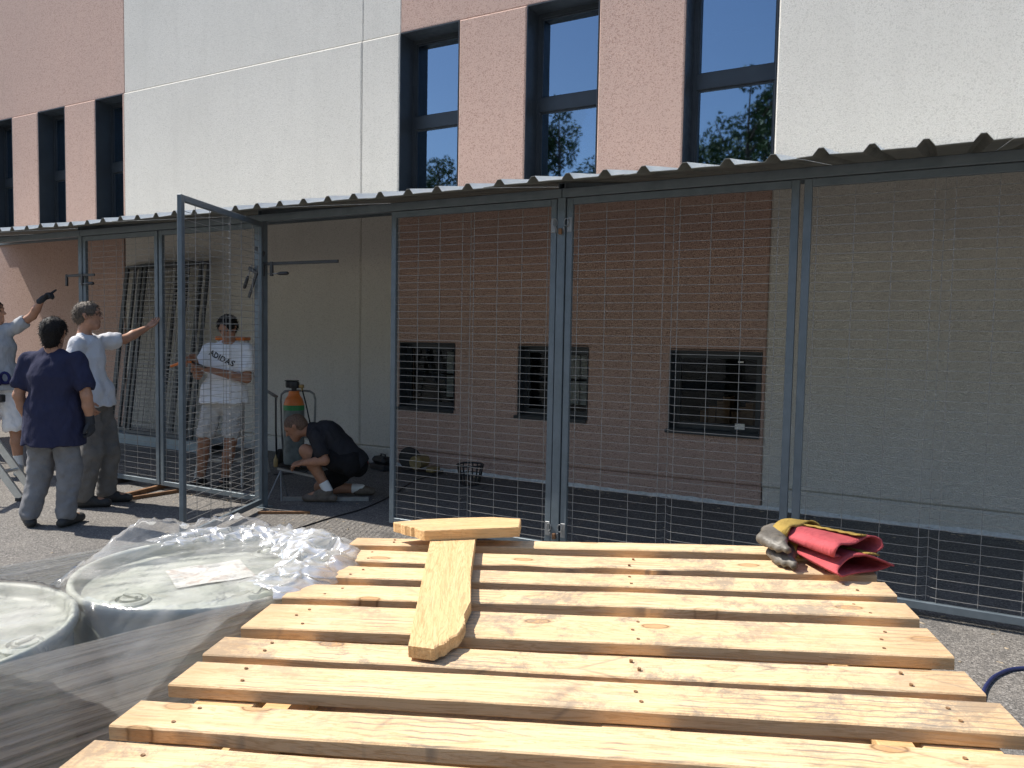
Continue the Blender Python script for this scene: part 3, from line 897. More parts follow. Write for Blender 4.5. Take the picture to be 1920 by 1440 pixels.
def person(label, base, J, skin, shirt, lower, hair, rz=0.50322, trouser=True, arms_hand=(), face=True, hem=0.6, low_end=None,
           shoe='shoe_dark', loose=0.022, sock=None, torso_flat=1.45, hairkw=None, seed=0.0, sleeve=0.55, vest=None, sit=False, leg_loose=0.022, hem_n=(0, 0, -1), neckhole=None):
    t = thing('person', label, 'person', (base[0], base[1], 0), rz, 'workers around the cage')
    A = {k: np.array(v, float) for k, v in J.items()}
    F = nrm(J['face']); Bd = nrm(J.get('front', J['face']))
    pel, che, nec = A['pelvis'], A['chest'], A['neck']
    sd = nrm(A['shR'] - A['shL'])
    fl = nrm(np.cross(sd, nec - pel))
    hp, at, ax = head_prims(A['head'], F)
    mid = (pel + che) / 2
    body = [prim(pel, mid, 0.125, 0.120, (fl, 1.25), 0.03), prim(mid, che, 0.120, 0.150, (fl, torso_flat), 0.04),
            prim(che, nec - (nec - che) * 0.25, 0.150, 0.085, (fl, torso_flat), 0.04),
            prim(A['shL'], A['shR'], 0.055, 0.055, None, 0.05),
            prim(nec, at(-0.022, 0, -0.055), 0.056, 0.052, None, 0.025)] + hp
    hands = []
    for s in 'LR':
        body += [prim(A['sh' + s], A['el' + s], 0.052, 0.040, None, 0.02), prim(A['el' + s], (A['el' + s] * 0.6 + A['wr' + s] * 0.4), 0.040, 0.041, None, 0.015),
                 prim((A['el' + s] * 0.6 + A['wr' + s] * 0.4), A['wr' + s], 0.041, 0.026, None, 0.015)]
        hk = dict(arms_hand[s]) if s in arms_hand else {}
        gl = hk.pop('glove', None)
        dirv = hk.pop('dir', None)
        if dirv is None: dirv = A['wr' + s] - A['el' + s]
        hpz = hand_prims(A['wr' + s], dirv, hk.pop('palm', (0, 1, 0)), **hk)
        body += hpz
        if gl: hands.append((s, dirv, gl))
        hip, kn, an = A['hip' + s], A['kn' + s], A['an' + s]
        body += [prim(hip, kn, 0.088, 0.058, None, 0.03), prim(kn, kn * 0.65 + an * 0.35, 0.055, 0.057, None, 0.02), prim(kn * 0.65 + an * 0.35, an, 0.057, 0.036, None, 0.02),
                 prim(an, A['toe' + s] + np.array((0, 0, 0.006)), 0.036, 0.026, None, 0.015)]
    bo = sdf_mesh('body', body, 0.0062, M[skin], t)
    # shirt: torso, shoulders and short sleeves
    lo = loose
    sh = [prim(pel + (pel - che) * 0.10, mid, 0.135 + lo, 0.128 + lo, (fl, 1.2), 0.03), prim(mid, che, 0.128 + lo, 0.152 + lo, (fl, torso_flat * 0.97), 0.05),
          prim(che, nec - (nec - che) * 0.22, 0.152 + lo, 0.088, (fl, torso_flat * 0.97), 0.05), prim(A['shL'], A['shR'], 0.062, 0.062, None, 0.06)]
    if hem is not None and not sit:
        sh.append(prim(pel, np.array((pel[0], pel[1], hem)), 0.145 + lo, 0.172 + lo, (fl, 1.12), 0.03))
    if hem is not None and not sit:
        for s in 'LR':
            h_ = A['hip' + s]
            sh.append(prim(h_ + np.array((0, 0, 0.10)), np.array((h_[0], h_[1], hem)), 0.112 + lo * 0.5, 0.112 + lo, None, 0.05))
    for s in 'LR':
        e = A['sh' + s] + (A['el' + s] - A['sh' + s]) * sleeve
        dd = nrm(A['el' + s] - A['sh' + s])
        sh += [prim(A['sh' + s], e, 0.064, 0.066 + lo * 0.4, None, 0.03)]
    cuts = []
    if hem is not None: cuts.append(cut((pel[0], pel[1], hem) if not sit else J['hem_pt'], hem_n if not sit else J['hem_n']))
    # trim round sleeve ends by subtracting a ball beyond each of them
    subs = []
    for s in 'LR':
        dd = nrm(A['el' + s] - A['sh' + s]); e = A['sh' + s] + (A['el' + s] - A['sh' + s]) * sleeve
        subs.append(prim(e + dd * 0.108, None, 0.080, None, None, 0.004, '-'))
    subs.append(prim(nec + nrm(A['head'] - nec) * 0.055 + F * 0.02, None, 0.070, None, None, 0.010, '-'))
    sm = sdf_mesh('shirt', sh + subs + cuts, 0.0075, M[shirt], t,
                  lambda P: 0.006 * fnoise(P * np.array((1, 1, 0.55)), 14, seed) + 0.0035 * fnoise(P, 27, seed + 2))
    # trousers or shorts
    tr = [prim(pel + np.array((0, 0, 0.02)) if not sit else pel, (A['hipL'] + A['hipR']) / 2, 0.128 + 0.012, 0.130 + 0.012, (fl, 1.15), 0.03)]
    for s in 'LR':
        hip, kn, an = A['hip' + s], A['kn' + s], A['an' + s]
        if trouser:
            tr += [prim(hip, kn, 0.095 + leg_loose * 0.6, 0.068 + leg_loose, None, 0.03), prim(kn, an + nrm(kn - an) * 0.02, 0.066 + leg_loose, 0.056 + leg_loose, None, 0.03)]
        else:
            e = hip + (kn - hip) * low_end
            tr += [prim(hip, e, 0.098 + leg_loose * 0.4, 0.085 + leg_loose, None, 0.03)]
    tc = []
    if trouser:
        zc = min(A['anL'][2], A['anR'][2]) - 0.035
        tc = [cut((0, 0, max(zc, 0.035)), (0, 0, -1))]
    else:
        for s in 'LR':
            hip, kn = A['hip' + s], A['kn' + s]; dd = nrm(kn - hip); e = hip + (kn - hip) * low_end
            tc.append(prim(e + dd * 0.150, None, 0.125, None, None, 0.004, '-'))
    sdf_mesh('trousers' if trouser else 'shorts', tr + tc, 0.0075, M[lower], t,
             lambda P: 0.007 * fnoise(P * np.array((1, 1, 0.8)), 17, seed + 5) + 0.004 * fnoise(P * np.array((0.6, 0.6, 1.6)), 25, seed + 8))
    for s in 'LR':
        an, toe = A['an' + s], A['toe' + s]
        dd = nrm((toe - an) * np.array((1, 1, 0.0)))
        heel = np.array((an[0], an[1], toe[2] - 0.002)) - dd * 0.045
        tp = toe.copy()
        fp = [prim(heel, tp, 0.040, 0.042, ((0, 0, 1), 1.12), 0.02), prim(an - np.array((0, 0, 0.01)), (an + toe) / 2 - np.array((0, 0, 0.004)), 0.046, 0.040, None, 0.025)]
        if not J.get('foot_free' + s):
            fp.append(cut((0, 0, 0.002), (0, 0, -1)))
        fp.append(cut(an + np.array((0, 0, 0.028)), (0, 0, 1)) if not J.get('foot_free' + s) else cut(an + nrm(A['kn' + s] - an) * 0.03, A['kn' + s] - an))
        sdf_mesh('shoe', fp, 0.0065, M[shoe], t)
        if sock:
            kn = A['kn' + s]
            sdf_mesh('sock', [prim(an, an + nrm(kn - an) * sock, 0.044, 0.046, None, 0.01)], 0.008, M['sock'], t)
    if hair:
        ho = sdf_mesh('hair', hair_prims(at, **(hairkw or {})), 0.006, M[hair], t, lambda P: (0.0022 * fnoise(P, 120, seed) + 0.0022 * fnoise(P, 50, seed + 1)) * min(1.0, (hairkw or {}).get('th', 0.01) / 0.01))
        if (hairkw or {}).get('th', 0.01) > 0.005: strands(ho, at, seed)
    if face:
        for s in (-1, 1):
            sdf_mesh('eye', [prim(at(0.074, 0.032 * s, 0.006), None, 0.0125)], 0.005, M['eye'], t)
    for (s, dirv, gl) in hands:
        hk = dict(arms_hand[s]); hk.pop('glove'); hk.pop('dir', None)
        hpz = hand_prims(A['wr' + s], dirv, hk.pop('palm', (0, 1, 0)), grow=0.004, **hk)
        dn = nrm(dirv)
        hpz.append(prim(A['wr' + s] - dn * 0.035, A['wr' + s] + dn * 0.02, 0.032, 0.031, None, 0.01))
        sdf_mesh('glove', hpz, 0.0055, M[gl], t)
    return t, at, A

def strands(ho, at, seed, n=900):
    """short locks growing out of the hair mass so that its outline is uneven"""
    me = ho.data
    rs = random.Random(int(seed * 100))
    V = [v.co.copy() for v in me.vertices]; N = [v.normal.copy() for v in me.vertices]
    U = Vector(at(0, 0, 1) - at(0, 0, 0)); Fd = Vector(at(1, 0, 0) - at(0, 0, 0))
    mb = MB()
    for k in range(n):
        i = rs.randrange(len(V))
        d = (N[i] * 0.55 - U * 0.5 - Fd * rs.uniform(-0.5, 0.5) + Vector((rs.gauss(0, .35), rs.gauss(0, .35), rs.gauss(0, .35)))).normalized()
        L = rs.uniform(0.012, 0.026)
        p = V[i] - N[i] * 0.002
        mb.tube([p, p + d * L * 0.6, p + d * L - U * 0.004], [0.0020, 0.0016, 0.0003], 3, False)
    bm = bmesh.new(); bm.from_mesh(me)
    vs = [bm.verts.new(v) for v in mb.V]
    for f in mb.F: bm.faces.new([vs[i] for i in f])
    bm.to_mesh(me); bm.free()

# dark shirt, seen from behind
person('man in navy t-shirt and baggy grey trousers seen from behind', (-6.0, 3.46),
       dict(head=(0.048, 0.015, 1.502), face=(-0.10, 1, -0.12), neck=(0.050, -0.005, 1.365), chest=(0.05, -0.01, 1.17), pelvis=(0.045, 0, 0.86),
            shL=(-0.135, 0, 1.290), shR=(0.240, 0, 1.295), elL=(-0.205, -0.03, 1.02), elR=(0.318, -0.03, 1.025), wrL=(-0.178, 0.05, 0.80), wrR=(0.322, 0.01, 0.832),
            hipL=(-0.045, 0, 0.82), hipR=(0.135, 0, 0.82), knL=(-0.085, 0.03, 0.43), knR=(0.150, 0.02, 0.43), anL=(-0.140, -0.02, 0.085), anR=(0.128, 0.0, 0.085),
            toeL=(-0.240, 0.10, 0.038), toeR=(0.150, 0.15, 0.038)),
       'skin', 'navy_cloth', 'grey_trouser', 'hair_black', hem=0.64, loose=0.030, hairkw=dict(long_back=0.050, th=0.009),
       arms_hand=dict(L=dict(glove='glove_cloth', palm=(1, 0, 0), curl=0.6, thumb=1), R=dict(glove='glove_cloth', palm=(-1, 0, 0), curl=0.8, thumb=-1)), seed=1.0, sleeve=0.66, leg_loose=0.018)
# white shirt, glasses, arm against the post
wm_, wat, wA = person('man in pale t-shirt and glasses pushing against the cage post', (-6.40, 4.10),
       dict(head=(-0.052, 0.0, 1.652), face=(0.96, 0.22, 0.10), front=(0.95, 0.3, 0), neck=(-0.088, 0.0, 1.485), chest=(-0.070, 0.0, 1.29), pelvis=(-0.035, 0, 0.95),
            shL=(-0.020, 0.165, 1.432), shR=(-0.065, -0.165, 1.405), elL=(0.095, 0.335, 1.455), elR=(-0.080, -0.235, 1.130), wrL=(0.205, 0.525, 1.560), wrR=(0.045, -0.235, 0.930),
            hipL=(-0.015, 0.085, 0.90), hipR=(-0.025, -0.085, 0.90), knL=(0.060, 0.10, 0.47), knR=(0.020, -0.09, 0.48), anL=(0.020, 0.12, 0.085), anR=(-0.060, -0.10, 0.085),
            toeL=(0.200, 0.15, 0.038), toeR=(0.125, -0.07, 0.038)),
       'skin', 'white_cloth', 'grey_trouser2', 'hair_grey', hem=0.875, loose=0.026, hairkw=dict(th=0.010), seed=2.3, sleeve=0.52,
       arms_hand=dict(L=dict(palm=(0.2, 0.2, 1.0), dir=(0.25, 0.75, 0.45), curl=0.25, thumb=1), R=dict(palm=(0, 1, 0), curl=0.7)))
gm = MB()
for s in (-1, 1):
    c = wat(0.102, 0.032 * s, 0.008)
    gm.torus(c, 0.021, 0.0018, wat(1, 0, 0) - wat(0, 0, 0), 18, 5, 0.8)
    gm.tube([wat(0.100, 0.054 * s, 0.012), wat(0.05, 0.080 * s, 0.016), wat(-0.01, 0.084 * s, 0.012)], 0.0018, 5)
gm.tube([wat(0.104, -0.011, 0.011), wat(0.107, 0, 0.013), wat(0.104, 0.011, 0.011)], 0.0018, 5)
gm.build('glasses', M['oiled_steel'], wm_)
# inside the cage, looking down
im_, iat, iA = person('man in white lettered t-shirt and shorts inside the cage looking down', (-6.20, 5.22),
       dict(head=(0.130, -0.045, 1.578), face=(-0.12, -0.90, -0.42), front=(0, -1, 0), neck=(0.130, 0.0, 1.440), chest=(0.120, 0.0, 1.24), pelvis=(0.080, 0, 0.90),
            shL=(0.310, -0.01, 1.365), shR=(-0.060, -0.01, 1.360), elL=(0.335, -0.09, 1.085), elR=(-0.150, -0.08, 1.110), wrL=(0.000, -0.265, 1.185), wrR=(-0.120, -0.250, 1.300),
            hipL=(0.175, 0, 0.87), hipR=(-0.025, 0, 0.87), knL=(0.150, -0.03, 0.46), knR=(-0.110, -0.03, 0.46), anL=(0.080, 0.0, 0.085), anR=(-0.155, 0.0, 0.085),
            toeL=(0.090, -0.15, 0.038), toeR=(-0.180, -0.15, 0.038)),
       'skin_tan', 'bright_cloth', 'pale_short', 'hair_black', hem=0.845, trouser=False, low_end=0.80, loose=0.026, seed=3.7, sleeve=0.62, leg_loose=0.004, hairkw=dict(th=0.012),
       arms_hand=dict(L=dict(palm=(0, 0.2, -1), dir=(-0.95, -0.15, 0.25), curl=0.9, thumb=-1), R=dict(palm=(0.3, -0.6, -0.6), dir=(-0.4, -0.6, -0.3), curl=0.8, thumb=1)))
def lettering(txt, parent, target, loc, rot, size, mat):
    cu = bpy.data.curves.new('lettering', 'FONT'); cu.body = txt; cu.size = size; cu.align_x = 'CENTER'; cu.resolution_u = 3
    cu.offset = size * 0.025; cu.space_character = 1.08
    tmp = bpy.data.objects.new('tmp', cu); COL.objects.link(tmp)
    dg = bpy.context.evaluated_depsgraph_get(); dg.update()
    me = bpy.data.meshes.new_from_object(tmp.evaluated_get(dg))
    bpy.data.objects.remove(tmp)
    bm = bmesh.new(); bm.from_mesh(me)
    bmesh.ops.triangulate(bm, faces=list(bm.faces))
    bmesh.ops.subdivide_edges(bm, edges=list(bm.edges), cuts=1)
    bm.to_mesh(me); bm.free()
    me.materials.clear(); me.materials.append(mat)
    o = link(bpy.data.objects.new('lettering', me), parent)
    o.location = loc; o.rotation_euler = rot
    sw = o.modifiers.new('wrap', 'SHRINKWRAP'); sw.target = target; sw.wrap_method = 'PROJECT'; sw.use_negative_direction = True; sw.use_positive_direction = True
    sw.use_project_z = True; sw.offset = 0.004; sw.wrap_mode = 'ABOVE_SURFACE'
    return o
ish = [c for c in im_.children if c.name.startswith('shirt')][0]
lettering('ADIDAS', im_, ish, (0.085, -0.25, 1.262), (R(90), R(24), 0), 0.074, M['black_cloth'])
bolt = thing('bolt_cutter', 'orange-handled tool held by the man inside the cage', 'tool', (-6.20, 5.22, 0), 0.50322)
MB().tube([(-0.115, -0.30, 1.248), (-0.19, -0.315, 1.250), (-0.30, -0.335, 1.205)], [0.011, 0.016, 0.012], 8).build('handle', M['orange'], bolt, True)
MB().tube([(-0.13, -0.30, 1.255), (0.02, -0.295, 1.200)], 0.009, 8).build('jaw', M['oiled_steel'], bolt, True)
# at the left edge of the picture, pointing
lm_, lat_, lA = person('man in grey t-shirt and white shorts pointing with a gloved hand', (-8.42, 4.50),
       dict(head=(-0.190, 0.0, 1.700), face=(0.95, 0.25, 0.12), front=(0.9, 0.3, 0), neck=(-0.175, 0.0, 1.560), chest=(-0.170, 0.0, 1.35), pelvis=(-0.135, 0, 0.98),
            shL=(-0.045, 0.06, 1.520), shR=(-0.300, -0.12, 1.480), elL=(0.185, 0.05, 1.668), elR=(-0.360, -0.20, 1.230), wrL=(0.322, 0.0, 1.842), wrR=(-0.180, -0.28, 1.080),
            hipL=(-0.065, 0.06, 0.94), hipR=(-0.205, -0.06, 0.94), knL=(0.000, 0.03, 0.48), knR=(-0.230, -0.08, 0.48), anL=(0.028, 0.03, 0.090), anR=(-0.260, -0.09, 0.090),
            toeL=(0.100, -0.10, 0.038), toeR=(-0.150, -0.22, 0.038)),
       'skin', 'lightgrey_cloth', 'bright_cloth', 'hair_black', hem=0.90, trouser=False, low_end=0.92, loose=0.024, seed=4.9, sleeve=0.55, sock=0.14, shoe='shoe_light', leg_loose=0.03,
       arms_hand=dict(L=dict(glove='glove_cloth', palm=(0.5, 0, -0.8), dir=(0.75, 0.0, 0.66), curl=0.6, point=True, thumb=1), R=dict(palm=(0, 1, 0), curl=0.8)))
bt = MB()
P = []
for k in range(25):
    a = 2 * math.pi * k / 24
    P.append((-0.130 + 0.172 * math.cos(a), 0.150 * math.sin(a), 0.985 + 0.012 * math.sin(a * 2)))
bt.tube(P, 0.017, 6, False)
bt.torus((0.015, -0.145, 1.03), 0.045, 0.014, (0.2, 1, 0.1), 16, 8, 1.2)
bt.torus((-0.05, -0.165, 1.00), 0.035, 0.012, (0.1, 1, 0.3), 16, 8, 1.3)
bt.build('tool_belt', M['strap_blue'], lm_, True)
MB().box((-0.16, -0.215, 0.78), (0.02, -0.14, 0.86), bev=0.01).build('pouch', M['black_plastic'], lm_)
# crouching over a tube inside the doorway
person('man in charcoal t-shirt crouching over a steel tube in the open doorway', (-4.95, 5.36),
       dict(head=(-0.238, -0.01, 0.672), face=(-0.86, -0.10, -0.50), front=(-0.8, 0, -0.5), neck=(-0.105, 0.0, 0.640), chest=(0.045, 0.0, 0.585), pelvis=(0.275, 0, 0.385),
            shL=(-0.030, 0.165, 0.600), shR=(-0.010, -0.165, 0.600), elL=(-0.020, 0.225, 0.400), elR=(0.085, -0.235, 0.400), wrL=(-0.185, 0.080, 0.345), wrR=(-0.110, -0.225, 0.375),
            hipL=(0.290, 0.09, 0.345), hipR=(0.290, -0.09, 0.345), knL=(-0.060, 0.185, 0.075), knR=(-0.120, -0.115, 0.470), anL=(0.330, 0.200, 0.065), anR=(0.085, -0.115, 0.105),
            toeL=(0.420, 0.205, 0.045), toeR=(-0.110, -0.120, 0.038), hem_pt=(0.36, 0, 0.30), hem_n=(0.75, 0, -0.66)),
       'skin_tan', 'charcoal_cloth', 'black_cloth', 'hair_stubble', hem=0.3, sit=True, trouser=False, low_end=0.72, loose=0.016, seed=6.1, sleeve=0.62, shoe='shoe_brown', sock=0.075, torso_flat=1.2,
       hairkw=dict(th=0.002), arms_hand=dict(L=dict(palm=(0, 0, -1), dir=(-0.8, -0.5, -0.2), curl=0.7, thumb=1), R=dict(palm=(0, 0.4, -1), dir=(-0.95, 0.2, -0.2), curl=0.7, thumb=-1)), leg_loose=0.012)

# ------------------------------------------------------------------ pallet stack
PO = Vector((-0.699, 1.671, 1.027))
PX = Vector((0.9399835, 0.33919834, 0.03708784)); PY = Vector((-0.34012974, 0.94011067, 0.02244305)); PN = PX.cross(PY).normalized()
PY = PN.cross(PX).normalized()
def pal_matrix(s=0.0, t=0.0, h=0.0, rz=0.0):
    o = PO + PX * s + PY * t + PN * h
    return Matrix(((PX.x, PY.x, PN.x, o.x), (PX.y, PY.y, PN.y, o.y), (PX.z, PY.z, PN.z, o.z), (0, 0, 0, 1))) @ Matrix.Rotation(rz, 4, 'Z')

def board_mesh(L, w, th, seed, rough=0.0025, bow=0.0, seg=22, wane=None):
    """sawn board: length along x, wavy edges, bevelled arrises"""
    rs = np.random.default_rng(seed)
    xs = np.linspace(-L / 2, L / 2, seg)
    def wob(a):
        k = rs.normal(0, 1, seg); k = np.convolve(np.pad(k, 2, 'edge'), np.ones(5) / 5, 'valid')
        return a * k
    ef, eb, zt = wob(rough), wob(rough), wob(0.0012)
    if wane: ef = ef + wane(xs)
    b = 0.0022
    V = []; F = []
    bz = bow * np.sin(np.linspace(0, math.pi, seg)) + zt
    for i, x in enumerate(xs):
        y0, y1 = -w / 2 + ef[i], w / 2 + eb[i]
        z0, z1 = -th + bz[i] * 0.4, bz[i]
        V += [(x, y0 + b, z0), (x, y0, z0 + b), (x, y0, z1 - b), (x, y0 + b, z1), (x, y1 - b, z1), (x, y1, z1 - b), (x, y1, z0 + b), (x, y1 - b, z0)]
    for i in range(seg - 1):
        for k in range(8):
            F.append((i * 8 + k, (i + 1) * 8 + k, (i + 1) * 8 + (k + 1) % 8, i * 8 + (k + 1) % 8))
    F.append(tuple(range(8))); F.append(tuple(reversed(range((seg - 1) * 8, seg * 8))))
    F = [f[::-1] for f in F]
    me = bpy.data.meshes.new('board'); me.from_pydata(V, [], F); me.update()
    return me
FRONT = [0.0, -0.134, -0.251, -0.372, -0.533, -0.651, -0.760, -0.884, -1.003]
BACK = [0.054, -0.052, -0.179, -0.299, -0.419, -0.584, -0.681, -0.815, -0.926]
STR = (-0.505, 0.105, 0.520)
PH = 0.141
nail_prof = [(0.0029, -0.004), (0.0029, 0.0001), (0.0010, -0.0006)]
def pallet(matrix, label, top, seed):
    p = thing('wooden_pallet', label, 'pallet', group='pallets in the stack', matrix=matrix)
    for i, (f, b) in enumerate(zip(FRONT, BACK)):
        wane = None
        if top and i == 1: wane = lambda xs: 0.018 * np.exp(-((xs - 0.05) / 0.25) ** 2) * (0.6 + 0.4 * np.sin(xs * 30))
        f -= 0.003; b += 0.003
        me = board_mesh(1.2, b - f, 0.0215, seed + i, bow=0.002 * math.sin(seed * 3 + i * 1.7), wane=wane)
        me.materials.append(M['pine'] if top else M['pine_old'])
        o = link(bpy.data.objects.new('slat', me), p)
        rr = random.Random(seed * 31 + i)
        o.location = (rr.uniform(-0.008, 0.008) if i else 0, (f + b) / 2, PH - rr.uniform(0, 0.0012))
        o.rotation_euler = (0, 0, R(rr.uniform(-0.25, 0.25)))
        if top:
            nm = MB()
            for s in STR:
                for q in range(3 if b - f > 0.1 else 2):
                    x = s + rr.uniform(-0.018, 0.018); y = (-0.5 + (q + 0.6) / (3.2 if b - f > 0.1 else 2.2)) * (b - f) + rr.uniform(-0.006, 0.006)
                    nm.lathe([(a, c + 0.0014) for a, c in nail_prof], 8, (x, y, 0))
            k = nm.build('nail_heads', M['nail'], o); k['kind'] = 'stuff'
    mat = M['pine_warm'] if top else M['pine_old']
    for s in STR:
        MB().box((s - 0.048, -1.003, PH - 0.0410), (s + 0.048, 0.054, PH - 0.0235), bev=0.002).build('stringer', mat, p)
        for y in (-0.93, -0.475, -0.02):
            MB().box((s - 0.05, y - 0.065, 0.0205), (s + 0.05, y + 0.065, PH - 0.0415), bev=0.003).build('block', mat, p)
        MB().box((s - 0.048, -1.003, 0.0), (s + 0.048, 0.054, 0.0200), bev=0.002).build('bottom_board', mat, p)
    return p
names = ['topmost pallet of the stack, pale slats carrying planks and gloves', 'second pallet from the top, seen through the upper slats', 'third pallet from the top of the stack',
         'fourth pallet from the top, middle of the stack', 'third pallet from the bottom of the stack', 'second pallet from the bottom of the stack', 'lowest pallet of the stack, standing on the asphalt']
for k in range(7):
    rr = random.Random(k + 3)
    pallet(pal_matrix(rr.uniform(-0.012, 0.012) if k else 0, rr.uniform(-0.012, 0.012) if k else 0, -PH * (k + 1) - 0.0006 * k), names[k], k == 0, 5 + 20 * k)
sh = thing('timber_shim', 'timber batten wedged under the raised side of the pallet stack', 'batten', (-0.32, 1.25, 0), math.atan2(PY.y, PY.x))
MB().box((-0.45, -0.03, 0.0), (0.45, 0.03, 0.030), bev=0.003).build('batten', M['pine_old'], sh)
sh2 = None

def loose_plank(name, label, outline, th, mat, h, z_tilt=0.0):
    """outline in deck coordinates (s, t), extruded, with a slightly irregular top"""
    c = np.mean(outline, 0)
    t = bpy.data.objects
    n = len(outline)
    b = 0.0018
    V = []; F = []
    for (sc, z) in ((1, 0.0), (1, th - b), (0.985, th)):
        for (s, u) in outline:
            V.append(((s - c[0]) * sc, (u - c[1]) * sc, z + z_tilt * (u - c[1])))
    for r in range(2):
        for i in range(n):
            j = (i + 1) % n
            F.append((r * n + i, r * n + j, (r + 1) * n + j, (r + 1) * n + i))
    F.append(tuple(range(n))[::-1]); F.append(tuple(range(2 * n, 3 * n)))
    me = bpy.data.meshes.new(name); me.from_pydata(V, [], F); me.materials.append(mat)
    o = link(bpy.data.objects.new(name, me))
    return o, c
def dense(poly, step=0.012, jit=0.0015, seed=1, rough_from=None):
    rs = random.Random(seed); out = []
    for i in range(len(poly)):
        a = np.array(poly[i]); b = np.array(poly[(i + 1) % len(poly)])
        m = max(1, int(np.linalg.norm(b - a) / step))
        j = jit
        if rough_from and rough_from[0] <= i < rough_from[1]: j = 0.0017
        for k in range(m):
            q = a + (b - a) * k / m
            out.append((q[0] + rs.uniform(-j, j), q[1] + rs.uniform(-j, j)))
    return out
# coordinates on the deck; outlines go anticlockwise.  Plank B lies lengthwise, A across its far end.
TH = 0.021
polyB = [(-0.256, -0.638), (-0.212, -0.646), (-0.208, -0.634), (-0.199, -0.628), (-0.196, -0.606), (-0.187, -0.592), (-0.184, -0.545), (-0.194, -0.50), (-0.196, -0.437), (-0.232, -0.27), (-0.285, 0.045), (-0.395, 0.028)]
oB, cB = loose_plank('plank', '', dense(polyB, 0.004, 0.0004, 3, (1, 7)), TH, M['pine_warm'], 0)
# wood grain runs along local x in the material, so the mesh is stored lengthwise
def grain_along(o, ang):
    me = o.data
    c, s = math.cos(-ang), math.sin(-ang)
    for v in me.vertices:
        x, y = v.co.x, v.co.y
        v.co.x, v.co.y = x * c - y * s, x * s + y * c
angB = math.atan2(0.67, -0.14)
grain_along(oB, angB)
oB.matrix_world = pal_matrix(cB[0], cB[1], 0.0035) @ Matrix.Rotation(angB, 4, 'Z')
tag(oB, 'short broken plank lying lengthwise across the pallet slats', 'plank')
polyA = [(-0.392, -0.050), (-0.170, 0.002), (-0.178, 0.082), (-0.250, 0.094), (-0.330, 0.082), (-0.420, 0.060), (-0.495, 0.025), (-0.470, 0.010), (-0.455, -0.005), (-0.425, -0.020)]
oA, cA = loose_plank('plank', '', dense(polyA, 0.007, 0.0006, 5, (6, 10)), TH + 0.003, M['pine_warm'], 0)
angA = math.atan2(0.055, 0.24)
grain_along(oA, angA)
oA.matrix_world = pal_matrix(cA[0], cA[1], 0.0250) @ Matrix.Rotation(angA, 4, 'Z')
tag(oA, 'small split board lying crosswise on the end of another plank', 'plank')

